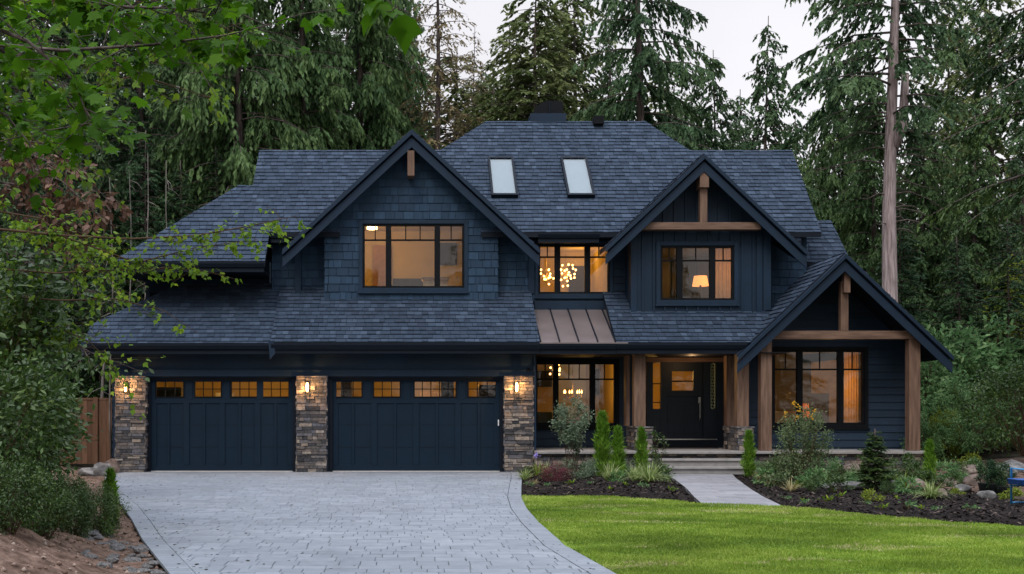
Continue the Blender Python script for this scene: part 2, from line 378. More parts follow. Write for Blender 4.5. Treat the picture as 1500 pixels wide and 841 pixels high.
def wall(x0, x1, z0, z1, Y, ops=(), clad='lap', mat='navy_siding', poly=None, name='wall', back=.12):
    mb = MB()
    for a, b, p, q in rects(x0, x1, z0, z1, list(ops)):
        P = [(a, p), (b, p), (b, q), (a, q)]
        if poly: P = clip_convex(P, poly)
        if len(P) < 3: continue
        mb.prism([(u, Y, v) for u, v in P], (0, back, 0), .5)
        if clad == 'batten':
            k = math.ceil((a - .05) / .29)
            while k * .29 < b:
                Q = clip_convex([(k * .29, p), (k * .29 + .05, p), (k * .29 + .05, q), (k * .29, q)], P)
                if len(Q) > 2 and area2(Q) > .003: mb.prism([(u, Y - .042, v) for u, v in Q], (0, .042, 0), .7)
                k += 1
        else: clad_rect(mb, clad, P, lambda u, v: (u, Y, v), (0, -1, 0))
    return mb.build(name, MT[mat], house)
def side_wall(X, y0, y1, z0, z1, nx, mat='navy_siding', clad='lap', name='wall'):
    mb = MB(); mb.box(X, X - nx * .1, y0, y1, z0, z1)
    clad_rect(mb, clad, [(y0, z0), (y1, z0), (y1, z1), (y0, z1)], lambda u, v: (X, u, v), (nx, 0, 0))
    return mb.build(name, MT[mat], house)
def trim(x0, x1, z0, z1, y0, y1, mat='navy', name='trim', parent=None):
    return MB().box(x0, x1, y0, y1, z0, z1).build(name, MT[mat], parent or house, bevel=.006)

def window(x0, x1, z0, z1, Y, splits, tr=.27, cols=(2, 3, 2), casing=.11, cmat='navy', sill=True):
    """splits: fractions where the wide mullions stand; tr: part of the height taken by the top lights"""
    mb = MB(); c = casing
    mb.box(x0 - c, x0, Y - .055, Y + .03, z0 - c, z1 + c); mb.box(x1, x1 + c, Y - .055, Y + .03, z0 - c, z1 + c)
    mb.box(x0, x1, Y - .055, Y + .03, z1, z1 + c); mb.box(x0, x1, Y - .055, Y + .03, z0 - c, z0)
    w = mb.build('window', MT[cmat], house, bevel=.005)
    fr = MB(); t = .055; ya, yb = Y - .02, Y + .10
    fr.box(x0, x0 + t, ya, yb, z0, z1); fr.box(x1 - t, x1, ya, yb, z0, z1)
    fr.box(x0 + t, x1 - t, ya, yb, z0, z0 + t); fr.box(x0 + t, x1 - t, ya, yb, z1 - t, z1)
    xs = [x0] + [x0 + s * (x1 - x0) for s in splits] + [x1]
    for x in xs[1:-1]: fr.box(x - .075, x + .075, ya + .004, yb, z0 + t, z1 - t)
    fr.build('frame', MT['black'], w, bevel=.004)
    zt = z1 - tr * (z1 - z0)
    mu = MB()
    for i in range(len(xs) - 1):
        a = xs[i] + (t if i == 0 else .075); b = xs[i + 1] - (t if i == len(xs) - 2 else .075)
        mu.box(a, b, Y + .02, Y + .06, zt - .022, zt + .022)
        for k in range(1, cols[i]):
            x = a + (b - a) * k / cols[i]; mu.box(x - .014, x + .014, Y + .025, Y + .055, zt + .022, z1 - t)
        MB().box(a, b, Y + .038, Y + .044, z0 + t, z1 - t).build('pane', MT['glass'], w)
    mu.build('muntin', MT['black'], w)
    if sill: MB().box(x0 - c - .03, x1 + c + .03, Y - .085, Y + .02, z0 - c - .05, z0 - c - .002).build('sill', MT[cmat], w, bevel=.006)
    return w

def room(x0, x1, y0, y1, z0, z1, mat='room'):
    m = MB(); t = .05
    m.box(x0, x1, y1, y1 + t, z0, z1); m.box(x0 - t, x0, y0, y1 + t, z0, z1); m.box(x1, x1 + t, y0, y1 + t, z0, z1)
    m.box(x0 - t, x1 + t, y0, y1 + t, z1, z1 + t)
    o = m.build('room_wall', MT[mat], house)
    MB().box(x0 - t, x1 + t, y0, y1 + t, z0 - t, z0).build('room_floor', MT['room_floor'], house)
    return o
def lamp(p, watts, col=(1, .52, .115), r=.12, parent=None, name='lamp_glow'):
    l = bpy.data.lights.new(name, 'POINT'); l.energy = watts; l.color = col; l.shadow_soft_size = r
    o = bpy.data.objects.new(name, l); COL.objects.link(o); par = parent or house
    o.location = p; o.parent = par; o.matrix_parent_inverse = Matrix.Translation(-wloc(par)); return o

# ---- roofs
ROW = .195
def roof(polys, zf, axis, sgn=1, lift=0.0, deck=.13, tabs=True):
    dzx = zf(1, 0) - zf(0, 0); dzy = zf(0, 1) - zf(0, 0)
    n = Vector((-dzx, -dzy, 1)).normalized(); p = abs(dzy if axis == 'y' else dzx); row = ROW / math.sqrt(1 + p * p)
    mb = MB(); dk = MB()
    for P in polys:
        if tabs:
            if axis == 'y': to3 = lambda u, v: (u, v, zf(u, v) + lift); Q = P
            else: to3 = lambda u, v: (sgn * v, u, zf(sgn * v, u) + lift); Q = [(y, sgn * x) for x, y in P]
            v0 = min(q[1] for q in Q) if axis == 'x' else 0.07
            cells(mb, to3, n, Q, rng, row, (.11, .27), (.014, .034), tilt=.85, gap=.005, v0=v0, minarea=1e-4)
        dk.prism([(x, y, zf(x, y) + lift - .004) for x, y in P], (0, 0, -deck))
    r = mb.build('roof', MT['shingle'], house) if tabs else None
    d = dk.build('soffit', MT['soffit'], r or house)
    return r
zmain = lambda x, y: .9 * y - 21.59
roof([[(-4.4, 31), (-1.85, 31), (-1.85, 34.2), (-4.4, 34.2)], [(-1.85, 31.93), (1.9, 31.93), (1.9, 34.2), (-1.85, 34.2)],
      [(1.9, 31), (10.93, 31), (11.2, 34.2), (1.9, 34.2)],
      [(.92, 34.2), (8.2, 34.2), (7.16, 35.5), (2.33, 35.5)],
      [(-7.63, 30), (-3.72, 30), (-3.72, 31), (-6.6, 31)], [(-6.6, 31), (-4.4, 31), (-4.4, 32.75), (-4.79, 32.75)]], zmain, 'y')
zr = zmain(0, 34.2); zt = zmain(0, 35.5)
# far side and hip ends (seen only from a step aside)
roof([[(-4.4, 34.2), (11.2, 34.2), (11.2, 39), (-4.4, 39)]], lambda x, y: zr - .9 * (y - 34.2), 'y', tabs=False)
roof([[(2.33, 35.5), (7.16, 35.5), (8.6, 36.9), (.9, 36.9)]], lambda x, y: zt - .9 * (y - 35.5), 'y', tabs=False)
roof([[(.92, 34.2), (2.33, 35.5), (.9, 36.9)]], lambda x, y: zt + .83 * (x - 2.33), 'x', 1)
roof([[(8.2, 34.2), (8.6, 36.9), (7.16, 35.5)]], lambda x, y: zt - 1.125 * (x - 7.16), 'x', -1)
roof([[(-7.63, 30), (-4.79, 32.75), (-4.79, 36), (-7.63, 38)]], lambda x, y: 5.41 + .871 * (x + 7.63), 'x', 1)
roof([[(-4.79, 32.75), (-4.38, 32.75), (-4.38, 36), (-4.79, 36)]], lambda x, y: 7.88, 'y', tabs=False)
zskirt = lambda x, y: .7 * y - 17.31
roof([[(-8.22, 29.4), (-3.47, 29.4), (-3.47, 31.95), (-6.26, 31.95), (-8.22, 30.15)]], zskirt, 'y')
roof([[(-8.22, 30.15), (-6.26, 31.95), (-6.26, 36), (-8.22, 36)]], lambda x, y: 3.795 + .643 * (x + 8.22), 'x', 1)
roof([[(-3.5, 29.34), (3.27, 29.34), (3.27, 31.12), (-3.5, 31.12)], [(-3.5, 31.12), (-2.25, 31.12), (-2.25, 31.62), (-3.5, 31.95)],
      [(2.34, 31.12), (3.27, 31.12), (3.27, 31.52), (2.34, 31.52)]], zskirt, 'y', lift=.07, deck=.18)
roof([[(5.21, 29.4), (8.6, 29.4), (9.55, 30.68), (5.21, 30.68)], [(5.21, 30.68), (5.83, 30.68), (5.83, 31.52), (5.21, 31.52)]], zskirt, 'y', lift=.02)
roof([[(10.6, 31.85), (12.05, 31.85), (12.05, 33.4), (10.6, 33.4)]], lambda x, y: .9 * y - 23.05, 'y')
# gables: (ridge x, ridge z, front y, pitch, left eave x, right eave x)
GA = (.054, 8.94, 30.6, .93, -3.33, 3.40)
GB = (7.587, 8.20, 30.1, .945, 5.05, 10.22)
GC = (10.95, 5.55, 29.4, .95, 8.24, 13.66)
def gable(g, left, right):
    xr, z, yf, p, xl, xe = g
    roof([left], lambda x, y: z - p * (xr - x), 'x', 1, deck=.10)
    roof([right], lambda x, y: z - p * (x - xr), 'x', -1, deck=.10)
    for xe_ in (xl, xe):
        ze = z - p * abs(xr - xe_)
        b = MB().prism([(xr, yf - .035, z - .205), (xe_, yf - .035, ze - .205), (xe_, yf - .035, ze - .47), (xr, yf - .035, z - .47)], (0, .045, 0)).build('bargeboard', MT['fascia'], house, bevel=.004)
        MB().prism([(xr, yf - .12, z - .04), (xe_, yf - .12, ze - .04), (xe_, yf - .12, ze - .155), (xr, yf - .12, z - .155)], (0, .12, 0)).build('rake_trim', MT['fascia'], b, bevel=.004)
gable(GA, [(-3.33, 30.6), (.054, 30.6), (.054, 33.95), (-3.33, 31.0)], [(.054, 30.6), (3.40, 30.6), (3.40, 31.0), (.054, 33.95)])
gable(GB, [(5.05, 30.1), (7.587, 30.1), (7.587, 33.1), (5.05, 31.02)], [(7.587, 30.1), (10.22, 30.1), (10.22, 31.02), (7.587, 33.1)])
gable(GC, [(8.24, 29.4), (10.95, 29.4), (10.95, 32.5), (10.6, 32.1), (10.05, 31.5)], [(10.95, 29.4), (13.66, 29.4), (13.66, 36), (10.95, 36)])
# standing seam metal roof over the porch window
mt = MB(); zm = lambda y: 3.29 + .485 * (y - 29.38)
mt.prism([(3.0, 29.38, zm(29.38)), (5.5, 29.38, zm(29.38)), (5.5, 31.5, zm(31.5)), (3.0, 31.5, zm(31.5))], (0, 0, -.03))
m_roof = mt.build('metal_roof', MT['copper'], house)
sm = MB()
for x in (3.30, 3.78, 4.26, 4.74, 5.18):
    sm.bar((x, 29.38, zm(29.38) + .02), (x, 31.5, zm(31.5) + .02), .025, .05)
sm.build('seam', MT['gutter'], m_roof)

# ---- eaves: fascia, soffit and gutter
def eave(x0, x1, Y, z, dy, drop=.0):
    f = MB().box(x0, x1, Y + .03, Y + .06, z - .27, z - .10).build('fascia', MT['gutter'], house)
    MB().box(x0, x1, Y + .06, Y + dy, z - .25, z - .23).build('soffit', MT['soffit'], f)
    g = MB(); pr = [(-.03, 0), (-.105, 0), (-.105, -.03), (-.07, -.12), (-.03, -.12)]
    g.prism([(x0, Y + .055 + a, z - .03 + b) for a, b in pr], (x1 - x0, 0, 0)); g.build('gutter', MT['gutter'], f)
eave(-8.2, -3.50, 29.41, 3.27, .62)
eave(-3.48, 3.25, 29.35, 3.28, .70)
eave(3.26, 5.2, 29.39, 3.27, 2.8)
eave(5.21, 8.5, 29.41, 3.28, 2.8)
eave(3.42, 5.04, 31.01, 6.31, .5)
eave(-7.6, -3.75, 30.01, 5.41, 1.9)
eave(-3.7, -3.35, 31.01, 6.31, .6)
for x in (-8.23, -3.53):           # hanging returns at the ends of the garage eave
    MB().prism([(x - .02, 29.33, 3.30), (x + .10, 29.33, 3.34), (x + .16, 29.33, 3.02), (x + .02, 29.33, 2.86)] if x > -5 else
               [(x - .02, 29.33, 3.30), (x + .10, 29.33, 3.34), (x + .05, 29.33, 2.98), (x - .06, 29.33, 2.86)], (0, .05, 0)).build('fascia_end', MT['fascia'], house)

# ---- garage front
D1 = (X_(214, 30), X_(434, 30)); D2 = (X_(481, 30), X_(738, 30)); ZD = 2.425
wall(-7.62, 3.17, 0, 3.06, 30.0, [(D1[0], D1[1], -1, ZD), (D2[0], D2[1], -1, ZD)], clad='flat', mat='navy', back=.2)
trim(-7.62, 3.17, 2.45, 2.62, 29.93, 29.987)
trim(-7.60, 3.15, 2.98, 3.05, 29.95, 29.986)
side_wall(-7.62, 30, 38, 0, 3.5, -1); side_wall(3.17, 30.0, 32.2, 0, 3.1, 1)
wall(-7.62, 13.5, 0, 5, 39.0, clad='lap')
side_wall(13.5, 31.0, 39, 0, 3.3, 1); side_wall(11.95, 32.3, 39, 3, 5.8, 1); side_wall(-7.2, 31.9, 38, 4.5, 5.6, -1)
def garage_door(x0, x1, groups, Y=30.16):
    mb = MB(); z1 = ZD
    gl = [(X_(a, Y), X_(b, Y)) for a, b in groups]; za, zb = 1.6 + (600 - 582.5) * Y / FPX, 1.6 + (600 - 557.5) * Y / FPX
    for a, b, p, q in rects(x0 + .01, x1 - .01, .015, z1 - .003, [(g[0], g[1], za, zb) for g in gl]):
        mb.box(a, b, Y, Y + .05, p, q)
    d = mb.build('garage_door', MT['garage'], house)
    ra = MB(); xa, xb = x0 + .09, x1 - .09
    ra.box(xa, xb, Y - .022, Y - .001, z1 - .11, z1 - .01); ra.box(xa, xb, Y - .022, Y - .001, za - .15, za - .05); ra.box(xa, xb, Y - .022, Y - .001, .03, .17)
    n = len(gl); eds = [x0 + .09] + [(gl[i][1] + gl[i + 1][0]) / 2 for i in range(n - 1)] + [x1 - .09]
    for i, x in enumerate(eds):
        w = .11 if i in (0, n) else .085
        ra.box(x - w, x + w, Y - .024, Y - .001, za - .05, z1 - .11) if .2 < (eds[i] - eds[i-1] if i else 1) else None
    k = 8 if n < 5 else 8
    for i in range(k + 1):
        x = xa + (xb - xa) * i / k; w = .075 if i % 2 == 0 else .03
        x = min(max(x, xa + w), xb - w); ra.box(x - w, x + w, Y - .032, Y - .001, .17, za - .15)
    ra.build('door_rail', MT['garage'], d, bevel=.004)
    gv = MB()
    for zz in (.62, 1.2): gv.box(xa, xb, Y - .0035, Y - .0005, zz, zz + .008)
    gv.build('section_joint', MT['black'], d)
    for a, b in gl:
        f = MB(); t = .028
        f.box(a, a + t, Y - .015, Y + .03, za, zb); f.box(b - t, b, Y - .015, Y + .03, za, zb)
        f.box(a + t, b - t, Y - .015, Y + .03, za, za + t); f.box(a + t, b - t, Y - .015, Y + .03, zb - t, zb)
        nc = max(2, int(round((b - a) / .235)))
        for i in range(1, nc):
            x = a + (b - a) * i / nc; f.box(x - .011, x + .011, Y + .0, Y + .025, za + t, zb - t)
        f.box(a + t, b - t, Y + .001, Y + .024, (za + zb) / 2 - .011, (za + zb) / 2 + .011)
        f.build('window_frame', MT['black'], d)
        MB().box(a, b, Y + .032, Y + .036, za, zb).build('pane', MT['glass'], d)
    MB().box(x0 + .02, x1 - .02, Y - .035, Y + .02, 0.002, .016).build('weather_strip', MT['white'], d)
    MB().box(x0, x0 + .10, Y - .11, Y - .026, 0.004, z1).box(x1 - .10, x1, Y - .11, Y - .026, .004, z1).box(x0 + .1, x1 - .1, Y - .11, Y - .026, z1 - .06, z1).build('door_jamb', MT['soffit'], d)
    return d
garage_door(*D1, [(228, 270), (284.5, 325), (338, 378), (384, 424)])
garage_door(*D2, [(490, 531), (546.5, 587), (606, 669), (685, 728)])
trim(2.27, 2.30, 1.18, 1.34, 30.02, 30.05, 'white', 'door_sensor')
room(-7.4, 3.05, 30.3, 35.6, -.0, 2.95)
lamp((-5.2, 32.2, 2.6), 38); lamp((-.6, 32.2, 2.6), 34); lamp((1.9, 33.4, 2.4), 12)

# ---- stone pillars
def stones(x0, x1, y0, y1, z0, z1, name='stone_pillar', sides=True, rowh=.072):
    core = MB().box(x0 + .012, x1 - .012, y0 + .012, y1, z0, z1 - .004)
    o = core.build(name, MT['mortar'], house)
    s = MB()
    F = dict(row=rowh, wid=(.09, .40), thick=(.005, .045), gap=.004, rowvar=.45)
    vf = lambda r: r.random() ** 1.15
    cells(s, lambda u, v: (u, y0 + .012, v), (0, -1, 0), [(x0, z0), (x1, z0), (x1, z1), (x0, z1)], rng, vfun=vf, **F)
    if sides:
        for X, nx in ((x0 + .012, -1), (x1 - .012, 1)):
            cells(s, lambda u, v: (X, u, v), (nx, 0, 0), [(y0 - .01, z0), (y1, z0), (y1, z1), (y0 - .01, z1)], rng, vfun=vf, **F)
    st = s.build('stone', MT['stone'], o); b = st.modifiers.new('bevel', 'BEVEL'); b.width = .006; b.segments = 1
    return o
stones(X_(169, 29.85), X_(213, 29.85), 29.86, 30.3, 0, 2.46)
stones(X_(434.5, 29.85), X_(478, 29.85), 29.86, 30.3, 0, 2.46)
stones(X_(739, 29.85), X_(781, 29.85), 29.86, 30.3, 0, 2.46)

# ---- wall lamps on the pillars
def sconce(px, py=567):
    c = W(px, py, 29.70); x, y, z = c
    s = MB().box(x - .045, x + .045, 29.80, 29.845, z - .10, z + .10)
    s.box(x - .012, x + .012, y, 29.80, z + .13, z + .15)
    o = s.build('wall_lamp', MT['black'], house, bevel=.004)
    k = MB().box(x - .055, x + .055, y - .055, y + .055, z + .125, z + .145).box(x - .04, x + .04, y - .04, y + .04, z - .14, z - .125)
    for sx in (-1, 1):
        for sy in (-1, 1): k.box(x + sx * .045 - .006, x + sx * .045 + .006, y + sy * .045 - .006, y + sy * .045 + .006, z - .125, z + .125)
    k.build('lantern_cage', MT['black'], o)
    MB().lathe([(.02, -.12), (.034, -.08), (.036, .05), (.022, .11)], (x, y, z), 10).build('glass_shade', MT['sconce_glass'], o, smooth=True)
    lamp((x, y - .02, z), 75, (1, .50, .16), .05, o)
for px in (184, 450, 757): sconce(px)
# small camera and downlight on the garage header
for px, py in ((188, 541), (774, 541)):
    c = W(px, py, 29.9); MB().tube([c, c + Vector((.03, -.10, -.03))], [.035, .03], 10).box(c.x - .012, c.x + .012, c.y, c.y + .09, c.z - .01, c.z + .02).build('security_camera', MT['black'], house)
MB().tube([(3.21, 29.9, .1), (3.21, 29.9, 3.05), (3.21, 29.55, 3.16)], .035, 8).build('downspout', MT['navy'], house)
MB().tube([(X_(396, 30.3), 30.25, Z_(415, 30.3)), (X_(396, 30.3), 30.25, Z_(385, 30.3))], .03, 8).build('downspout', MT['gutter'], house)
k = W(1352, 508, 30.5)
MB().tube([k, k + Vector((.28, 0, -.02)), k + Vector((.28, 0, -.28)), k + Vector((0, .2, -.33))], .03, 8).build('downspout', MT['gutter'], house)

# ---- upper walls
ga = lambda x: GA[1] - GA[3] * abs(x - GA[0]) - .14
wA = (-1.25, 1.455, 4.836, 6.545)
xa0, xa1 = -2.255, 2.345
wall(xa0, xa1, 4.50, 9, 31.1, [wA], 'shake', 'navy_shake', [(xa0, 4.5), (xa1, 4.5), (xa1, ga(xa1)), (GA[0], ga(GA[0])), (xa0, ga(xa0))])
side_wall(xa0, 31.1, 31.65, 4.5, 6.7, -1, 'navy_shake', 'shake'); side_wall(xa1, 31.1, 31.55, 4.5, 6.6, 1, 'navy_shake', 'shake')
trim(xa0 - .01, xa1 + .01, 4.43, 4.50, 31.03, 31.12)
MB().prism([(xa0 - .02, 31.0, 4.435), (xa1 + .02, 31.0, 4.435), (xa1 + .02, 31.1, 4.47), (xa0 - .02, 31.1, 4.47)], (0, 0, -.03)).build('flashing', MT['fascia'], house)
window(*wA, 31.1, (.255, .735), .25, (2, 3, 2), .10)
trim(-.055, .125, 7.72, 8.38, 30.55, 31.0, 'wood', 'timber_bracket')
wall(-3.73, xa0, 4.6, 6.4, 31.62, (), 'shake', 'navy_shake'); wall(xa1, 3.40, 4.5, 6.4, 31.5, (), 'shake', 'navy_shake')
trim(-3.08, -2.92, 4.55, 6.3, 31.36, 31.61); trim(-2.9, xa0 - .03, 4.62, 4.70, 31.5, 31.6); trim(3.2, 3.36, 4.72, 6.2, 31.44, 31.478); trim(xa1 + .03, 3.19, 4.66, 4.74, 31.42, 31.478)
wB = (3.47, 5.40, 4.72, 6.05)
wall(3.40, 5.84, 4.15, 6.4, 31.5, [wB], 'lap'); window(*wB, 31.5, (.27, .69), .25, (2, 1, 2), .085)
trim(3.36, 5.8, 4.28, 4.52, 31.44, 31.476, 'navy')
gb = lambda x: GB[1] - GB[3] * abs(x - GB[0]) - .12
wC = (6.578, 8.514, 4.47, 5.90); xb0, xb1 = 5.825, 9.46
wall(xb0, xb1, 4.15, 6.29, 30.65, [wC], 'batten', 'navy')
wall(xb0, xb1, 6.29, 8.2, 30.78, (), 'batten', 'navy_siding', [(xb0, 6.29), (xb1, 6.29), (xb1, gb(xb1)), (GB[0], gb(GB[0])), (xb0, gb(xb0))])
side_wall(xb0, 30.65, 31.55, 4.15, 6.4, -1, 'navy', 'flat'); side_wall(xb1, 30.65, 31.55, 4.1, 6.4, 1, 'navy', 'flat')
trim(xb0 - .02, xb0 + .14, 4.15, 6.28, 30.605, 30.648); trim(xb1 - .36, xb1 - .22, 4.15, 6.28, 30.605, 30.648); trim(xb1 - .14, xb1 + .02, 4.2, 6.28, 30.605, 30.648)
MB().prism([(xb0 - .03, 30.55, 4.115), (xb1 - .36, 30.55, 4.115), (xb1 - .36, 30.65, 4.15), (xb0 - .03, 30.65, 4.15)], (0, 0, -.03)).build('flashing', MT['fascia'], house)
window(*wC, 30.65, (.265, .71), .27, (2, 2, 2), .11)
trim(X_(935, 30.3), X_(1113, 30.3), Z_(337, 30.3), Z_(326.5, 30.3), 30.2, 30.5, 'wood_h', 'timber_beam')
trim(X_(1025, 30.3), X_(1035.5, 30.3), Z_(326, 30.3), Z_(262, 30.3), 30.25, 30.45, 'wood', 'king_post')
trim(X_(1023.5, 30.25), X_(1036.5, 30.25), Z_(276, 30.25), Z_(250, 30.25), 30.10, 30.55, 'wood', 'timber_bracket')
wall(xb1, 10.62, 3.9, 6.4, 31.5, (), 'shake', 'navy_shake'); side_wall(10.7, 31.5, 33, 4, 6.55, 1, 'navy_shake', 'shake')
trim(9.55, 9.75, 4.4, 6.2, 31.42, 31.478, 'soffit')
wall(-7.2, -3.70, 4.8, 5.7, 31.95, (), 'lap', 'navy'); side_wall(-4.4, 33.0, 39, 5.5, 7.9, -1)
# small eave between bay and porch gable
roof([[(9.0, 30.98), (10.4, 30.98), (10.4, 31.6), (9.0, 31.6)]], lambda x, y: .55 * y - 10.95, 'y', deck=.08)

# ---- skylights, chimney, vent
def skylight(pxa, pxb):
    ya, yb = 31.0 + (6.31 * 0 + 0), 0
    Y0, Y1 = 32.30, 33.72
    x0, x1 = X_(pxa, 33.0), X_(pxb, 33.0); n = Vector((0, -.9, 1)).normalized()
    def pt(x, y, h): return Vector((x, y, zmain(x, y))) + n * h
    f = MB(); t = .06
    for a, b, c, d in ((x0 - t, x0, Y0 - t, Y1 + t), (x1, x1 + t, Y0 - t, Y1 + t), (x0, x1, Y0 - t, Y0), (x0, x1, Y1, Y1 + t)):
        f.prism([pt(a, c, .0), pt(b, c, .0), pt(b, d, .0), pt(a, d, .0)], n * .13)
    o = f.build('skylight', MT['gutter'], house)
    MB().prism([pt(x0 + .001, Y0, .05), pt(x1 - .001, Y0, .05), pt(x1 - .001, Y1, .05), pt(x0 + .001, Y1, .05)], n * .02).build('blind', MT['skylight'], o)
    MB().prism([pt(x0 + .001, Y0, .10), pt(x1 - .001, Y0, .10), pt(x1 - .001, Y1, .10), pt(x0 + .001, Y1, .10)], n * .006).build('pane', MT['glass'], o)
    return o
skylight(720, 752); skylight(829, 862)
cxx = X_(803, 35.5); ch = MB().box(cxx - .54, cxx + .54, 35.45, 36.3, 9.6, 10.60).build('chimney', MT['fascia'], house)
prof = [(cxx - .46, 10.602), (cxx - .43, 10.72), (cxx - .34, 10.84), (cxx - .2, 10.93), (cxx, 10.985), (cxx + .40, 10.99), (cxx + .45, 10.94), (cxx + .46, 10.602)]
MB().prism([(x, 35.5, z) for x, z in prof], (0, .75, 0)).build('chimney_cap', MT['black'], ch)
MB().box(cxx + .03, cxx + .06, 35.46, 35.495, 10.62, 10.97).build('cap_strap', MT['gutter'], ch)
vx = X_(876, 35.3); MB().box(vx - .15, vx + .15, 35.1, 35.5, 10.2, 10.44).build('roof_vent', MT['black'], house)

# ---- porch: slab, steps, walls, door
PZ = .55
sl_ = MB()
sl_.box(3.18, 13.2, 29.52, 32.2, PZ - .075, PZ); o_ = sl_.build('porch_slab', MT['conc'], house, bevel=.012)
stones(3.2, 13.1, 29.66, 29.9, -.1, PZ - .08, 'porch_base', sides=True, rowh=.085)
st_ = MB()
for i, (z, y) in enumerate(((.367, 29.16), (.183, 28.80))):
    s_ = MB().box(5.75 + .10 * i, 8.42, y, 29.5 + .02, z - .055, z, .5).build('step', MT['conc'], house, bevel=.01)
    MB().box(5.80 + .10 * i, 8.38, y + .05, 29.5, z - .185, z - .057, .3).build('riser', MT['conc'], s_)
PY = 32.2
wD = (3.47, 5.69, 1.18, 2.90); door_op = (6.52, 8.60, .5, 2.93)
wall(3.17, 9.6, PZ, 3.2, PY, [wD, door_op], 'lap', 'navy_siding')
window(*wD, PY, (.255, .71), .27, (2, 3, 2), .09, 'black')
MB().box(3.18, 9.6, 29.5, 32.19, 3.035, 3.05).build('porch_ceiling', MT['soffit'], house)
# entrance door with side lights
en = MB(); y0, y1 = PY - .05, PY + .08
X = lambda p: X_(p, PY)
Zp = lambda p: Z_(p, PY)
en.box(X(947) , X(956), y0, y1, PZ, 2.93); en.box(X(967.5), X(972.5), y0, y1, PZ, 2.93); en.box(X(1029.5), X(1040), y0, y1, PZ, 2.93); en.box(X(1049), X(1066), y0, y1, PZ, 2.93)
for a, b in ((956, 967.5), (1040, 1049)):
    en.box(X(a), X(b), y0 + .01, y1, PZ, Zp(599)); en.box(X(a), X(b), y0 + .01, y1, Zp(531.5), 2.93)
en.box(X(972.5), X(1029.5), y0, y1, Zp(529), 2.93)
door = en.build('entrance_door', MT['door_navy'], house)
trim(X(946), X(1067), 2.905, 3.03, PY - .075, PY - .002, 'wood_h', 'door_header')
dl = MB(); ops = [(X(984.5), X(1015.5), Zp(572), Zp(544))]
for a, b, p, q in rects(X(972.7), X(1029.3), PZ + .22, Zp(529.2), ops): dl.box(a, b, PY + .0, PY + .05, p, q)
for a, b in ((978, 1000), (1002, 1024)):
    dl.box(X(a), X(b), PY - .012, PY - .001, Zp(634), Zp(590))
dl.box(X(978), X(1024), PY - .03, PY - .001, Zp(581), Zp(577))
dl.build('door_leaf', MT['door_navy'], door, bevel=.004)
MB().box(X(956), X(1049), PY - .10, PY + .05, PZ, PZ + .215).build('threshold', MT['soffit'], door)
MB().box(X(956), X(1049), PY - .12, PY - .0, PZ + .217, PZ + .245).build('door_sill', MT['steel'], door)
MB().box(X(984.6), X(1015.4), PY + .02, PY + .026, Zp(571.8), Zp(544.2)).build('pane', MT['glass'], door)
MB().box(X(984.6), X(1015.4), PY + .0, PY + .019, Zp(559.5), Zp(557.5)).build('muntin', MT['black'], door)
MB().box(X(956), X(967.5), PY + .02, PY + .026, Zp(599), Zp(531.5)).build('pane', MT['glass'], door)
MB().box(X(956), X(967.5), PY, PY + .018, Zp(590.5), Zp(589)).box(X(956), X(967.5), PY, PY + .018, Zp(563), Zp(561.5)).build('muntin', MT['black'], door)
MB().box(X(1040), X(1049), PY + .02, PY + .026, Zp(599), Zp(531.5)).build('pane', MT['glass'], door)
MB().box(X(1040), X(1049), PY + .045, PY + .06, Zp(599), Zp(531.5)).build('shade', MT['soffit'], door)  # dark panel added behind the pane to hold back the hall light
lg = MB()                          # leaded border and scrolls of the right side light
xl, xr_, zl, zh = X(1041.2), X(1047.6), Zp(598), Zp(533)
for a, b, c, d in ((xl, xl + .012, zl, zh), (xr_ - .012, xr_, zl, zh), (xl, xr_, zl, zl + .012), (xl, xr_, zh - .012, zh)): lg.box(a, b, PY + .003, PY + .018, c, d)
for i in range(14):
    z = zl + (zh - zl) * (i + .5) / 14; xm = (xl + xr_) / 2
    lg.tube([(xm + .055 * math.cos(t) * (1 if i % 2 else -1), PY + .01, z + .065 * math.sin(t)) for t in (-1.6, -.8, 0, .8, 1.6)], .008, 5)
lg.build('leaded_scroll', MT['lead'], door)
hn = MB(); hx = X(1024.5)
hn.tube([(hx, PY - .02, Zp(589)), (hx, PY - .07, Zp(592)), (hx, PY - .075, Zp(603)), (hx, PY - .06, Zp(612)), (hx, PY - .01, Zp(616))], [.016, .018, .016, .018, .016], 8)
hn.box(hx - .03, hx + .03, PY - .02, PY - .001, Zp(591), Zp(582)); hn.build('door_handle', MT['steel'], door)
# posts on stone bases
def pier(px0, px1, sb0, sb1, rear0, rear1):
    Yf = 29.85
    stones(X_(sb0, Yf), X_(sb1, Yf), Yf - .02, 31.15, PZ, Z_(627, Yf), 'pier_base', rowh=.085)
    trim(X_(sb0, Yf) - .03, X_(sb1, Yf) + .03, Z_(627, Yf), Z_(627, Yf) + .035, Yf - .06, 31.18, 'rock', 'cap_stone')
    trim(X_(px0, Yf), X_(px1, Yf), Z_(627, Yf) + .036, 3.03, Yf + .02, Yf + .30, 'wood', 'timber_post')
    trim(X_(rear0, 30.9), X_(rear1, 30.9), Z_(627, Yf) + .036, 3.03, 30.85, 31.13, 'wood', 'timber_post')
pier(929.5, 946, 932, 955, 916, 922)
pier(1080.5, 1097.5, 1080.5, 1103, 1063.5, 1079)
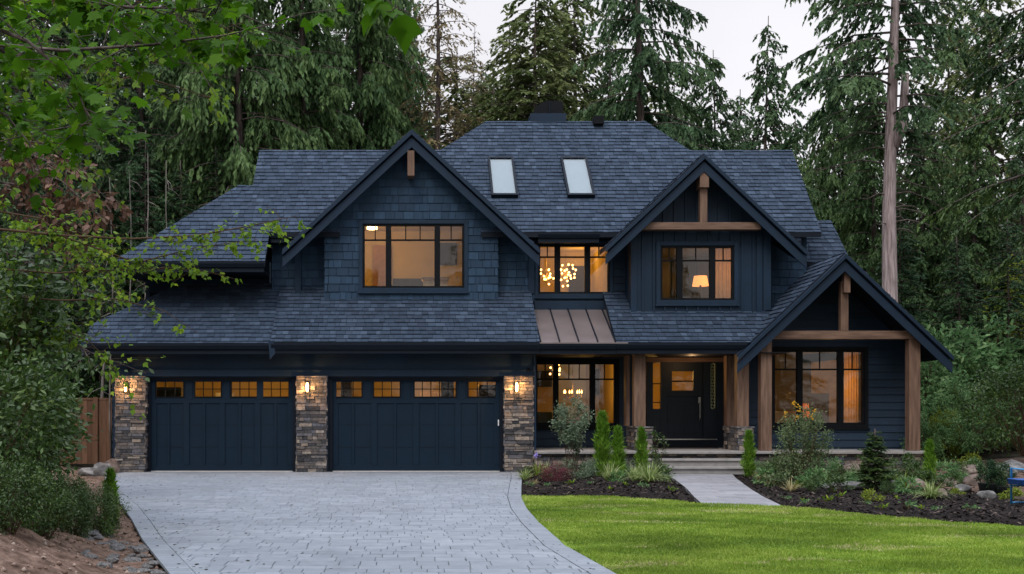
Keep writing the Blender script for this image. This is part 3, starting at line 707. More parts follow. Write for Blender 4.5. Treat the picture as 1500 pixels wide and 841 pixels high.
# right wing
wE = (X_(1132, 31), X_(1266, 31), 1.20, 3.18)
gc = lambda x: GC[1] - GC[3] * abs(x - GC[0]) - .12
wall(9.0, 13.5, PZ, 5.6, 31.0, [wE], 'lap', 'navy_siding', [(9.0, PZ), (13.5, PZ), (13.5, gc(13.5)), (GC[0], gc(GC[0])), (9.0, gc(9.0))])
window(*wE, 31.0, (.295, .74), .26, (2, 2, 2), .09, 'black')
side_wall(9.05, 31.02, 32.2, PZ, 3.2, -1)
wall(9.0, 13.5, 3.62, 5.6, 30.9, (), 'flat', 'soffit', [(9.0, 3.62), (13.0, 3.62), (13.0, gc(13.0)), (GC[0], gc(GC[0])), (9.0, gc(9.0))])  # near-black layer added over the gable wall, recess shade put into its colour
trim(13.36, 13.52, PZ, 3.0, 30.93, 30.99, 'navy')
BY = 29.75
trim(X_(1118, BY), X_(1338, BY), Z_(497, BY), Z_(485, BY), BY - .12, BY + .12, 'wood_h', 'timber_beam')
trim(X_(1112.5, BY), X_(1128.5, BY), PZ, Z_(497.2, BY), BY - .13, BY + .14, 'wood', 'timber_post')
trim(X_(1329, BY), X_(1345, BY), PZ, Z_(497.2, BY), BY - .13, BY + .14, 'wood', 'timber_post')
trim(X_(1230, BY), X_(1241, BY), Z_(484.8, BY), Z_(412, BY), BY - .09, BY + .09, 'wood', 'king_post')
trim(X_(1231.5, BY), X_(1240.5, BY), Z_(430, BY), Z_(400, BY), BY - .25, BY - .092, 'wood', 'timber_bracket')
dlt = MB().tube([(7.55, 30.9, 3.034), (7.55, 30.9, 3.031)], .07, 14); o_ = dlt.build('porch_downlight', MT['bulb_soft'], house); lamp((7.55, 31.2, 2.85), 7, (1, .58, .26), .06, o_)

# ---- rooms behind the windows
room(-1.75, 1.85, 31.23, 34.4, 4.55, 6.86); lamp((-.2, 32.3, 6.55), 17); lamp((-1.1, 32.9, 6.1), 6)
room(3.44, 5.42, 31.63, 34.6, 4.35, 6.28); lamp((4.9, 33.8, 5.9), 9)
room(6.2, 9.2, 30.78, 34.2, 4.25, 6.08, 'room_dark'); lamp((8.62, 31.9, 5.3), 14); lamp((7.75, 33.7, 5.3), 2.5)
room(3.3, 5.9, 32.33, 36.4, .55, 3.03); lamp((5.0, 33.7, 2.2), 10)
room(6.45, 8.75, 32.33, 36.2, .55, 3.0); lamp((7.3, 33.4, 2.5), 36)
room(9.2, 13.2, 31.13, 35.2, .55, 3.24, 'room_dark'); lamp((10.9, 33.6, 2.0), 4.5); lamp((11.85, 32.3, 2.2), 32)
# ------------------------------------------------------------------ THINGS INSIDE THE ROOMS
def sputnik(p, r, n, label, seed):
    rg = random.Random(seed); t = thing('chandelier', p, label, 'chandelier')
    a = MB(); a.tube([(0, 0, 0), (0, 0, .55)], .012, 6); b = MB()
    for i in range(n):
        z = 1 - 2 * (i + .5) / n; th = i * 2.4 + rg.uniform(-.4, .4); q = math.sqrt(1 - z * z)
        d = Vector((q * math.cos(th), q * math.sin(th), z)); L = r * rg.uniform(.25, 1.05)
        a.tube([(0, 0, 0), d * L], .008, 5)
        c = d * (L + .03); b.lathe([(.004, -.03), (.022, -.02), (.030, 0), (.022, .02), (.004, .03)], c, 8)
    a.build('arm', MT['brass'], t, True); b.build('bulb', MT['bulb'], t, True, True); lamp(Vector(p) , 4, parent=t); return t
def fix_lamp(t): pass
sputnik(W(829, 401, 32.6), .34, 26, 'bright globe chandelier of many bulbs hanging behind the upper middle window', 3)
sputnik(W(800, 405, 33.0), .22, 14, 'smaller bulb cluster hanging left of the globe chandelier in upper middle window', 5)
def candle_chandelier(p, label):
    t = thing('chandelier', p, label, 'chandelier'); a = MB(); b = MB()
    a.tube([(0, 0, 0), (0, 0, 1.0)], .012, 6)
    for i in range(7):
        th = 2 * math.pi * i / 7; x, y = .26 * math.cos(th), .26 * math.sin(th)
        a.tube([(0, 0, 0), (x * .6, y * .6, -.06), (x, y, 0), (x, y, .09)], .010, 6)
        b.lathe([(.005, .09), (.02, .11), (.022, .14), (.004, .20)], (x, y, 0), 7)
    a.build('arm', MT['brass'], t, True); b.build('bulb', MT['bulb'], t, True, True); return t
candle_chandelier(W(839, 581, 34.2), 'candle chandelier glowing low behind the porch window')
sputnik(W(815, 541, 33.4), .20, 12, 'small bulb cluster at the top of the porch window', 9)

def place(name, mb, mat, loc, label, cat, smooth=False, bevel=.012):
    o = mb.build(name, MT[mat], None, True, smooth, bevel); o.location = loc; return tag(o, label, cat)
sf = MB().box(-.62, .62, -.35, .35, 0, .42).box(-.62, .62, .2, .42, .42, .78).box(-.72, -.62, -.35, .42, 0, .55).box(.62, .72, -.35, .42, 0, .55)
place('armchair', sf, 'furn_dark', (W(607, 0, 33.0).x, 33.0, 4.55), 'dark upholstered seat behind the upper left window', 'armchair')
bx = MB().box(-.34, .34, -.22, .22, 0, .62); bx.prism([(-.34, -.22, .62), (.34, -.22, .62), (.40, -.42, .70), (-.40, -.42, .70)], (0, 0, .01))
bx.prism([(-.34, .22, .62), (.34, .22, .62), (.40, .42, .72), (-.40, .42, .72)], (0, 0, .01))
place('moving_box', bx, 'furn_tan', (W(638, 0, 32.6).x, 32.6, 4.55), 'open cardboard box with raised flaps beside the dark seat upstairs', 'box', bevel=0)
fl = MB().box(-.2, .2, -.2, .2, 0, .03).tube([(0, 0, .03), (0, 0, 1.45)], .015, 6)
ceil = MB().lathe([(.02, .12), (.14, .11), (.15, .0), (.02, -.02)], (0, 0, 0), 14)
c_ = place('ceiling_light', ceil, 'bulb_soft', (W(545, 0, 33.2).x, 33.2, 6.73), 'round glowing ceiling light at left of the upper left window', 'lamp', bevel=0)
tb = MB().box(-.7, .7, -.4, .4, .70, .75)
for sx in (-.64, .64):
    for sy in (-.34, .34): tb.box(sx - .03, sx + .03, sy - .03, sy + .03, 0, .70)
place('dining_table', tb, 'furn_dark', (4.9, 34.2, .55), 'dark table under the candle chandelier behind the porch window', 'table')
chb = MB().box(-.22, .22, -.22, .22, .42, .47).box(-.22, .22, .18, .22, .47, .98)
for sx in (-.2, .2):
    for sy in (-.2, .2): chb.box(sx - .02, sx + .02, sy - .02, sy + .02, 0, .42)
place('dining_chair', chb, 'furn_dark', (3.86, 33.2, .55), 'dark chair in the left corner of the porch window', 'chair')
pic = MB().box(-.62, .62, -.03, .0, -.45, .45)
o_ = place('doorway_panel', MB().box(-.5, .5, -.04, 0, 0, 2.1), 'furn_tan', (W(1240, 0, 35.0).x, 35.1, .55), 'pale door at the back of the right ground floor room', 'door')
def curtain(x0, x1, Y, z0, z1, label, n=9, name='curtain'):
    V = []; F = []; N = n * 8
    for i in range(N + 1):
        x = x0 + (x1 - x0) * i / N; y = .045 * math.sin(i * 2 * math.pi / 8) + .01 * math.sin(i * 1.7)
        V += [(x, Y + y, z0), (x, Y + y * .8, z1)]
    F = [(2 * i, 2 * i + 2, 2 * i + 3, 2 * i + 1) for i in range(N)]
    m = MB(); m.v = V; m.f = F; m.a = [.5] * len(F)
    o = m.build(name, MT['curtain'], None, True, True)
    return tag(o, label, 'curtain')
curtain(X_(1237, 31.5), X_(1257, 31.5), 31.5, .6, 3.15, 'amber curtain lit from behind in the big right ground floor window', 5)
curtain(X_(1048, 31.2), X_(1075, 31.2), 31.2, 4.3, 5.95, 'amber curtain at the right side of the upper right window', 5)
t = thing('table_lamp', (X_(1176, 32.6), 32.6, .55), 'table lamp with rust orange shade in the right ground floor window', 'lamp')
MB().tube([(0, 0, 0), (0, 0, .62)], .03, 8).box(-.3, .3, -.25, .25, .50, .55).box(-.28, -.24, -.2, -.16, 0, .5).box(.24, .28, -.2, -.16, 0, .5).build('lamp_stand', MT['furn_dark'], t, True)
MB().tube([(0, 0, .80), (0, 0, 1.22)], [.20, .15], 16, cap=False).build('lamp_shade', MT['shade'], t, True, True)
t = thing('table_lamp', (X_(1026, 32.8), 32.8, 4.25), 'lamp with broad orange shade on a cabinet in the upper right window', 'lamp')
MB().box(-.5, .5, -.2, .2, 0, .55).tube([(0, 0, .55), (0, 0, .85)], .03, 8).build('lamp_stand', MT['furn_dark'], t, True)
MB().tube([(0, 0, .82), (0, 0, 1.10)], [.23, .18], 18, cap=False).build('lamp_shade', M('broad_shade', col=(.6, .25, .08), rough=.9, emit=(1, .36, .10), estr=.9), t, True, True)
sh = MB()
for z in (0, .5, 1.0, 1.5): sh.box(-.9, .9, -.2, .2, z, z + .04)
for x in (-.9, 0, .86): sh.box(x, x + .04, -.2, .2, 0, 1.9)
place('storage_shelf', sh, 'furn_dark', (X_(515, 34.5), 35.2, .05), 'dark shelf standing behind the right garage door windows', 'shelf')
place('storage_shelf', sh, 'furn_dark', (X_(238, 33), 34.2, .05), 'dark shelf behind the left end of the left garage door', 'shelf')
cab = MB().box(-.5, .5, -.3, .3, 0, 2.1).box(-.48, -.01, -.33, -.301, .05, 2.05).box(.01, .48, -.33, -.301, .05, 2.05)
place('tall_cabinet', cab, 'furn_tan', (X_(640, 34), 34.6, .05), 'pale tall cabinet behind the right garage door windows', 'cabinet')

# ------------------------------------------------------------------ GROUND
def hnoise(x, y, s=1.0, seed=0):
    x = np.asarray(x) * s; y = np.asarray(y) * s; r = np.zeros_like(x, dtype=float); a = 1.0; q = seed * 1.7
    for k in range(4):
        r += a * np.sin(x * (1.0 + .37 * k) * 1.9 ** k + 1.3 * np.sin(y * .8 * 1.9 ** k + q) + q) * np.cos(y * 1.1 * 1.9 ** k + .9 * np.sin(x * .7 * 1.9 ** k - q)); a *= .5
    return r
def grid(name, x0, x1, y0, y1, nx, ny, zf, mat, mask=None):
    xs = np.linspace(x0, x1, nx + 1); ys = np.linspace(y0, y1, ny + 1); XX, YY = np.meshgrid(xs, ys)
    V = np.stack([XX.ravel(), YY.ravel(), zf(XX.ravel(), YY.ravel())], 1)
    i = (np.arange(ny)[:, None] * (nx + 1) + np.arange(nx)[None, :]).ravel(); F = np.stack([i, i + 1, i + nx + 2, i + nx + 1], 1)
    if mask is not None: c = V[F].mean(1); F = F[mask(c[:, 0], c[:, 1])]
    return link(name, npmesh(name, V, [F], MT[mat], [np.random.default_rng(1).random(len(F))], True))
# driveway edges: x as a function of distance
DR = ([3, 8, 11.35, 13.7, 16.6, 18.9, 21.4, 24.5, 27, 29.0, 30.3], [3.3, 2.35, 2.02, 1.84, 1.84, 1.90, 2.05, 2.35, 2.6, 2.78, 2.80])
DL = ([3, 8, 11.35, 14.4, 17, 19.5, 24, 28.8, 30.3], [-1.0, -1.75, -2.33, -3.3, -4.05, -4.8, -6.3, -7.5, -7.6])
dr = lambda y: np.interp(y, *DR); dl_ = lambda y: np.interp(y, *DL)
LT = ([1.0, 2.06, 3.75, 4.78, 4.95, 6.18, 6.7, 7.13, 7.76, 8.42, 10, 14, 22], [21.75, 21.7, 21.4, 20.4, 19.8, 19.4, 18.5, 17.4, 16.6, 16.0, 14.7, 12, 9])
lt = lambda x: np.interp(x, *LT)
kind(grid('ground', -140, 140, -30, 260, 60, 60, lambda x, y: -.14 + 0 * x, 'soil'), 'structure')
def zforest(x, y): return -.10 + .06 * hnoise(x, y, .5, 3) + .9 * np.clip((x - 15) / 14, 0, 1) + .5 * np.clip((-x - 9) / 10, 0, 1)
kind(grid('forest_floor', -40, 45, 29, 72, 120, 60, zforest, 'soil', lambda x, y: ((x < -7.8) | (x > 13.6) | (y > 39))), 'structure')
bed = MB(); y = 3.0
pv = MB(); rg = random.Random(5); row_i = 0
while y < 29.98:
    h = rg.choice((.20, .26, .26, .33)); y2 = min(y + h, 29.98)
    if y < 8: y = y2; continue
    g = .0030; gy_ = .012; a0, a1 = float(dl_(y)) + .26, float(dl_(y2)) + .26; b0, b1 = float(dr(y)) - .26, float(dr(y2)) - .26
    poly = [(a0, y), (b0, y), (b1, y2), (a1, y2)]; u = min(a0, a1) - rg.uniform(0, .3)
    while u < max(b0, b1):
        w = rg.choice((.17, .22, .26, .33, .42)); P = clip_convex([(u + g, y + gy_), (u + w - g, y + gy_), (u + w - g, y2 - gy_), (u + g, y2 - gy_)], poly)
        if len(P) >= 3 and area2(P) > .002:
            dz = rg.uniform(-.002, .002); tx, ty = rg.uniform(-.006, .006), rg.uniform(-.006, .006); v = rg.random(); c = (u + w / 2, (y + y2) / 2)
            cen = (sum(p[0] for p in P) / len(P), sum(p[1] for p in P) / len(P)); n = len(P); i = len(pv.v)
            e = .95
            for p in P: pv.v.append((cen[0] + (p[0] - cen[0]) * e, cen[1] + (p[1] - cen[1]) * e, dz + tx * (p[0] - c[0]) + ty * (p[1] - c[1])))
            for p in P: pv.v.append((p[0], p[1], dz - .005 + tx * (p[0] - c[0]) + ty * (p[1] - c[1])))
            for p in P: pv.v.append((p[0], p[1], -.045))
            pv.f.append(tuple(range(i, i + n))); pv.a.append(v)
            for k in range(n):
                j = (k + 1) % n; pv.f.append((i + j, i + k, i + n + k, i + n + j)); pv.a.append(v)
                pv.f.append((i + n + j, i + n + k, i + 2 * n + k, i + 2 * n + j)); pv.a.append(v)
        u += w
    y = y2
y = 7.5
for fn, sg in ((dl_, 1), (dr, -1)):   # border course
    y = 7.5
    while y < 29.9:
        h = .17; y2 = y + h - .008; v = rg.random() * .8 + .1
        a, b = float(fn(y)), float(fn(y2)); pv.prism([(a + sg * .004, y, .001), (a + sg * .25, y, .001), (b + sg * .25, y2, .001), (b + sg * .004, y2, .001)], (0, 0, -.03), v); y += h
dw = kind(pv.build('driveway', MT['paver']), 'structure')
ys = np.linspace(3, 30.2, 60)
V = np.concatenate([np.stack([dl_(ys), ys, 0 * ys - .030], 1), np.stack([dr(ys), ys, 0 * ys - .030], 1)])
i = np.arange(59); kind(link('driveway_bed', npmesh('driveway_bed', V, [np.stack([i, i + 60, i + 61, i + 1], 1)], MT['joint'], [np.full(59, .5)])), 'structure')
MB().box(-7.4, 3.1, 29.985, 36, -.05, -.004).build('garage_floor', MT['conc'], house)

# path
pl_ = [(6.18, 28.75), (6.17, 27.4), (5.64, 23.8), (5.25, 21.6), (4.95, 19.75)]; pr_ = [(7.95, 28.75), (7.6, 27.2), (6.84, 23.4), (6.45, 21.2), (6.17, 19.3)]
pxl = lambda y: float(np.interp(y, [p[1] for p in pl_[::-1]], [p[0] for p in pl_[::-1]])); pxr = lambda y: float(np.interp(y, [p[1] for p in pr_[::-1]], [p[0] for p in pr_[::-1]]))
pt = MB(); y = 19.3; rg = random.Random(8)
while y < 28.8:
    h = rg.uniform(.28, .5); y2 = min(y + h, 28.8); P0 = [(pxl(y), y), (pxr(y), y), (pxr(y2), y2), (pxl(y2), y2)]; u = pxl(y2) - 1
    while u < pxr(y2) + 1:
        w = rg.uniform(.45, .9); Q = clip_convex([(u + .004, y + .004), (u + w - .004, y + .004), (u + w - .004, y2 - .004), (u + .004, y2 - .004)], P0)
        if len(Q) > 2: pt.prism([(a, b, .004 + rg.uniform(0, .003)) for a, b in Q], (0, 0, -.06), rg.random())
        u += w
    y = y2
kind(pt.build('path', MT['flag']), 'structure')
kind(MB().prism([(x, y, -.006) for x, y in pl_] + [(x, y, -.006) for x, y in pr_[::-1]], (0, 0, -.03)).build('path_bed', MT['joint']), 'structure')

# mulch beds and lawn
def zmulch(x, y):
    base = -.045 + .018 * hnoise(x, y, 2.3, 1) + .012 * hnoise(x, y, 6.0, 2)
    near = np.clip((y - lt(x)) / .8, 0, 1) * np.clip((x - dr(y)) / .4, 0, 1)
    pth = np.clip(np.maximum(np.interp(y, [p[1] for p in pl_[::-1]], [p[0] for p in pl_[::-1]]) - x, x - np.interp(y, [p[1] for p in pr_[::-1]], [p[0] for p in pr_[::-1]])) / .5, 0, 1)
    return base + near * pth * (.07 + .03 * hnoise(x, y, .9, 5)) + .5 * np.clip((x - 12) / 8, 0, 1) * np.clip((y - 17) / 6, 0, 1)
kind(grid('mulch_bed', 1.7, 24, 12, 29.9, 230, 190, zmulch, 'mulch', lambda x, y: (x > dr(y) - .15) & (y > lt(x) - .3)), 'structure')
kind(grid('soil_slope', 9.2, 24, 18.5, 31, 150, 110, lambda x, y: zmulch(x, y) + .02 * np.clip(x - 9.6 - .5 * hnoise(x, y, .8, 3), -3, 1.2) , 'dirt', lambda x, y: (x > 10.6 - .12 * (y - 23) + .5 * hnoise(x, y, .9, 3)) & (y > 20.6 + .4 * hnoise(x, y, 1.1, 5))), 'structure')
nr = np.random.default_rng(4)
def inbed(x, y): 
    a = np.interp(y, [p[1] for p in pl_[::-1]], [p[0] for p in pl_[::-1]]); b = np.interp(y, [p[1] for p in pr_[::-1]], [p[0] for p in pr_[::-1]])
    return (x > dr(y) + .05) & (y > lt(x) + .03) & ((x < a - .03) | (x > b + .03)) & (y < 29.5)
n = 26000; cx = nr.uniform(1.8, 17, n); cy = 15.5 + 14 * nr.random(n) ** 1.2; k = inbed(cx, cy); cx, cy = cx[k], cy[k]; n = len(cx)
th = nr.uniform(0, 6.28, n); L = nr.uniform(.02, .07, n); Wd = nr.uniform(.008, .02, n); cz = zmulch(cx, cy) + nr.uniform(.004, .02, n); tl = nr.uniform(-.5, .5, n)
d = np.stack([np.cos(th) * L, np.sin(th) * L, tl * L], 1); s = np.stack([-np.sin(th) * Wd, np.cos(th) * Wd, nr.uniform(-.5, .5, n) * Wd], 1); c = np.stack([cx, cy, cz], 1)
V = np.stack([c - d - s, c + d - s * .6, c + d * .8 + s, c - d * .9 + s * .8], 1).reshape(-1, 3)
kind(link('mulch_chips', npmesh('mulch_chips', V, [np.arange(4 * n).reshape(-1, 4)], MT['chip'], [nr.random(n)])), 'stuff')
xs = np.linspace(1.75, 22, 260); rows = 90; V = []
for x in xs:
    y1 = float(lt(x)) + .03 * math.sin(x * 9) ; y0 = 4.5
    yy = np.linspace(y0, y1, rows); V.append(np.stack([np.full(rows, x), yy, -.012 + .012 * hnoise(np.full(rows, x), yy, 1.2, 7)], 1))
V = np.concatenate(V); i = (np.arange(259)[:, None] * rows + np.arange(rows - 1)[None, :]).ravel(); F = np.stack([i, i + rows, i + rows + 1, i + 1], 1)
c = V[F].mean(1); F = F[c[:, 0] > dr(c[:, 1]) + .0]
kind(link('lawn', npmesh('lawn', V, [F], MT['lawn'], [np.full(len(F), .5)], True)), 'structure')
n = 330000
t = nr.random(n); gy = 10.6 + 11.2 * t ** 1.15; gx = dr(gy) + nr.random(n) * (np.minimum(9.5, gy * .56 + .4) - dr(gy)); k = (gx > dr(gy) + .015 + nr.normal(0, .012, n)) & (gy < lt(gx) + nr.normal(0, .045, n)); gx, gy = gx[k], gy[k]; n = len(gx)
pat = hnoise(gx * 1.0, gy * 2.6, .9, 11) + .5 * hnoise(gx, gy * 2, 2.1, 4); dry = (pat > .78) & (nr.random(n) < .55)
v = np.clip(.44 + .20 * hnoise(gx, gy * 1.8, .7, 2) + .16 * hnoise(gx, gy * 1.5, 2.6, 6) + nr.normal(0, .2, n), 0, 1); v = np.where(dry, 1.0, v)
hgt = nr.uniform(.018, .046, n) * (1 + .3 * hnoise(gx, gy, 3.1, 12)) * np.where(dry, .7, 1); th = nr.uniform(0, 6.28, n); w = .0035 + .0003 * gy
ln = nr.normal(0, .022, (n, 2)); b = np.stack([gx, gy, np.full(n, -.012)], 1); s = np.stack([np.cos(th) * w, np.sin(th) * w, 0 * w], 1)
tip = b + np.stack([ln[:, 0], ln[:, 1], hgt], 1)
V = np.stack([b - s, b + s, tip], 1).reshape(-1, 3)
order = np.where(dry)[0]; F = np.arange(3 * n).reshape(-1, 3)
me = npmesh('grass', V, [F], MT['grass_blade'], [v]); me.materials.append(MT['dry_blade'])
mi = np.zeros(len(me.polygons), dtype=np.int32); mi[order] = 1; me.polygons.foreach_set('material_index', mi)
kind(link('grass', me), 'stuff')

# bank of bare earth at the left of the driveway
def zbank(x, y):
    e = np.clip((dl_(y) - .15 - x) / 2.2, 0, 1); e = e * e * (3 - 2 * e); far = np.clip((27 - y) / 6, 0, 1)
    return -.05 + (.62 * e + .35 * np.clip((dl_(y) - 2.5 - x) / 4, 0, 1)) * (.3 + .7 * far) * (1 + .12 * hnoise(x, y, 1.1, 6)) + .030 * hnoise(x, y, 3.4, 8) + .016 * hnoise(x, y, 8, 9)
kind(grid('bank', -16, -.6, 5, 31, 240, 300, zbank, 'dirt', lambda x, y: x < dl_(y) - .0), 'structure')

n = 9000; bx_ = nr.uniform(-9, -1.2, n); by_ = nr.uniform(8.5, 20, n); k = bx_ < dl_(by_) - .03; bx_, by_ = bx_[k], by_[k]; n = len(bx_); s_ = .006 + .03 * nr.random(n) ** 4
O8 = np.array([(1,0,0),(0,1,0),(-1,0,0),(0,-1,0),(0,0,.8),(0,0,-.8)], float); T8 = np.array([(0,1,4),(1,2,4),(2,3,4),(3,0,4),(1,0,5),(2,1,5),(3,2,5),(0,3,5)])
V = (np.stack([bx_, by_, zbank(bx_, by_) + s_ * .3], 1)[:, None, :] + O8[None] * s_[:, None, None] * nr.uniform(.5, 1.3, (n, 6, 1))).reshape(-1, 3)
MT['clod'] = M('earth_clod', [(0, (.10,.065,.048)), (.7, (.22,.15,.115)), (1, (.34,.28,.24))], rough=.95, spec=.1, nscale=20, var=.3)
kind(link('gravel', npmesh('gravel', V, [(np.arange(n)[:, None, None] * 6 + T8[None]).reshape(-1, 3)], MT['clod'], [np.repeat(nr.random(n), 8)])), 'stuff')

def rock_mesh(seed, mat, sx, sy, sz):
    import bmesh
    bm = bmesh.new(); bmesh.ops.create_icosphere(bm, subdivisions=3, radius=1); rr = np.random.default_rng(seed)
    pl = [(Vector(rr.normal(size=3)).normalized(), rr.uniform(.62, .95)) for _ in range(14)]
    for v in bm.verts:
        for nrm, dd in pl:
            q = v.co.dot(nrm)
            if q > dd: v.co -= nrm * (q - dd) * .92
        v.co *= 1 + .03 * math.sin(v.co.x * 9 + seed) * math.sin(v.co.y * 8); v.co = Vector((v.co.x * sx, v.co.y * sy, v.co.z * sz))
    me = bpy.data.meshes.new('rock'); bm.to_mesh(me); bm.free(); me.materials.append(MT[mat]); return me
def rock(px, py, Y, s, label, mat='rock', seed=0, flat=.6, group=None):
    o = link('rock', rock_mesh(seed, mat, s, s * .8, s * flat)); q = W(px, py, Y); o.location = q; o.rotation_euler = (0, 0, seed * 1.3); tag(o, label, 'rock', group); return o
def zany(x, y):
    if x < float(dl_(y)): return float(zbank(np.array([x]), np.array([y]))[0])
    return float(zmulch(np.array([x]), np.array([y]))[0])
rocks = [rock_mesh(100 + i, 'rock', 1, .8, .45) for i in range(4)]
rg = random.Random(21)
for i in range(46):                # broken stone along the driveway edge
    y = 11.6 + 3.4 * rg.random() ** .9; x = float(dl_(y)) - .06 - .75 * rg.random() ** 1.4
    o = link('rock', rocks[i % 4]); s = rg.uniform(.04, .13); o.scale = (s, s, s * .9); o.location = (x, y, zany(x, y) + s * .12); o.rotation_euler = (rg.uniform(-.3, .3), rg.uniform(-.3, .3), rg.uniform(0, 6))
    tag(o, 'pale broken stone in the strip between driveway and earth bank', 'rock', 'stones edging the driveway by the earth bank')
def rock_on(px, Y, s, label, mat='rock', seed=0, flat=.6):
    x = X_(px, Y); o = link('rock', rock_mesh(seed, mat, s, s * .8, s * flat)); o.location = (x, Y, zany(x, Y) + s * flat * .35); o.rotation_euler = (0, 0, seed * 1.3); return tag(o, label, 'rock')
rock_on(150, 28.8, .33, 'grey boulder beside the left stone pillar and wood fence', 'rock', 2, .9)
rock_on(161, 29.5, .27, 'upright tan boulder touching the left stone pillar', 'rock_warm', 3, 1.2)
rock_on(132, 29, .4, 'small pale boulder at the foot of the wood fence', 'rock', 4, .6)
rock_on(1243, 22.8, .50, 'flat pale slab of rock left of the dark young spruce', 'rock', 5, .28)
rock_on(1218, 23.4, .30, 'smaller flat rock left of the pale slab under the rose', 'rock', 6, .3)
rock_on(1345, 22.4, .24, 'round pinkish boulder left of the striped grass tuft', 'rock_warm', 7, .75)
rock_on(1302, 23.0, .24, 'grey rounded rock right behind the dark young spruce', 'rock', 8, .7)
rock_on(1248, 27.8, .3, 'reddish rock against the porch base behind the spruce', 'rock_warm', 9, .7)
rock_on(1432, 23.2, .32, 'brown angular boulder left of the dark potted shrubs', 'rock_warm', 10, .7)
rock_on(1392, 24.5, .27, 'low tan boulder right of the yellow green column shrub', 'rock_warm', 11, .5)
rock_on(1466, 25.5, .36, 'grey boulder behind the dark potted shrubs', 'rock', 12, .6)
rock_on(1486, 27, .45, 'large grey rock at the right edge behind the blue cart', 'rock', 13, .5)
rock_on(800, 28.9, .22, 'pale small rock at the foot of the porch beside the purple iris', 'rock_warm', 14, .45)
for j, (px, Y, s, lab) in enumerate(((1410, 22.2, .2, 'small brown stone in front of the angular boulder'), (1378, 21.4, .16, 'small stone at the lower edge of the striped tuft'), (1445, 21.0, .2, 'low stone in front of the dark potted shrubs'), (1420, 26.5, .3, 'dull stone on the slope above the brown boulder'))):
    rock_on(px, Y, s, lab, 'rock_warm' if j % 2 else 'rock', 30 + j, .55)
lg_ = MB(); q = Vector((X_(1416, 27.5), 27.5, zany(X_(1416, 27.5), 27.5) + .12)); lg_.tube([q, q + Vector((.45, .05, .02)), q + Vector((.95, .08, .0))], [.09, .085, .08], 10)
tag(lg_.build('log', MT['bark']), 'short cut log lying on the slope right of the house', 'log')

# fence beside the garage
f_ = thing('fence', (-9.2, 34, 0), 'brown vertical board fence left of the garage', 'fence')
b_ = MB(); x = X_(40, 34); rg = random.Random(3)
while x < X_(168, 34) - .2:
    w = .145; b_.box(x, x + w - .006, 34 + rg.uniform(-.004, .004), 34.03, .02, 1.88 + rg.uniform(-.006, .006), rg.random()); x += w
b_.build('boards', MT['fence'], f_)
MB().box(X_(40, 34), X_(168, 34), 33.985, 34.035, 1.885, 1.94).build('top_rail', MT['fence'], f_)
for px in (92, 141): MB().box(X_(px, 34) - .06, X_(px, 34) + .06, 33.93, 34.05, 0, 1.96).build('post', MT['fence'], f_)
# doormat, glass fence panel far right, blue cart
place('doormat', MB().box(-.75, .75, -.32, .32, 0, .018), 'furn_dark', (7.55, 31.7, PZ), 'dark doormat on the porch before the entrance door', 'doormat', bevel=.004)
bt = thing('garden_cart', (X_(1495, 19.2), 19.2, .0), 'blue metal garden cart at the right edge of the picture', 'cart')
fm = MB()
for a, b in (((0, -.25), (0, .3)), ((.85, -.25), (.85, .3))):
    fm.tube([(a[0], a[1], .02), (a[0], a[1], .62), (b[0], b[1], .62), (b[0], b[1], .02)], .018, 8)
for yy in (-.25, .3): fm.tube([(0, yy, .05), (.85, yy, .05)], .014, 8).tube([(0, yy, .33), (.85, yy, .33)], .012, 8)
fm.build('frame', MT['blue_metal'], bt, True, True)
MB().prism([(-.10, -.20, .455), (.97, -.20, .455), (.90, -.14, .36), (-.05, -.14, .36)], (0, .45, 0)).build('tray', MT['blue_tray'], bt, True, bevel=.01)
MB().box(.03, .82, -.18, .26, .12, .15).build('shelf', MT['rock_warm'], bt, True)
# pictures, doors and wardrobes seen through the windows
def fr_pic(px, py, Y, w, h, mat, label, cat='picture', name='wall_picture'):
    c = W(px, py, Y); m = MB().box(-w / 2, w / 2, -.02, .02, -h / 2, h / 2); o = m.build(name, MT[mat], None, True, bevel=.004); o.location = c; tag(o, label, cat)
fr_pic(657, 372, 34.36, .5, .65, 'furn_dark', 'dark framed picture on the back wall of the upper left room')
fr_pic(560, 392, 34.3, .55, 1.3, 'curtain', 'tan door at the left in the upper left room', 'door', 'room_door')
fr_pic(797, 555, 36.3, .5, .5, 'furn_dark', 'dark framed picture at the left in the porch window room')
fr_pic(838, 570, 36.35, .85, 1.95, 'white', 'white panel painted as a lit doorway behind the candle chandelier', 'door', 'room_door')  # the opening's light is only the white colour of this panel
fr_pic(880, 560, 36.3, .55, .8, 'furn_dark', 'dark framed picture at the right in the porch window room')
fr_pic(880, 398, 34.5, .10, 1.6, 'white', 'pale door edge at the right of the upper middle window', 'door', 'room_door')
fr_pic(845, 412, 34.5, .45, .9, 'furn_dark', 'dark cabinet behind the chandelier bulbs in the upper middle window', 'cabinet', 'low_cabinet')
fr_pic(1003, 410, 34.1, .75, 1.1, 'furn_dark', 'dark wardrobe in the upper right window', 'wardrobe', 'wardrobe')
fr_pic(1210, 552, 35.1, .9, 1.0, 'furn_tan', 'pale picture on the back wall of the right ground floor room')
ac = MB().box(-.4, .4, -.4, .4, .12, .45).box(-.4, .4, .25, .42, .45, 1.0).box(-.48, -.38, -.4, .42, .12, .65).box(.38, .48, -.4, .42, .12, .65)
place('armchair', ac, 'furn_tan', (X_(1150, 32.4), 32.4, .55), 'pale armchair at the left in the right ground floor window', 'armchair', bevel=.04)
pt_ = MB().box(-.06, .06, 30.35, 35.5, 0.0, 2.9)
kind_ = link('partition', pt_.mesh('room_wall', MT['room']), house); kind_.location = ((X_(457, 31), 0, 0)); kind_.name = 'room_wall'
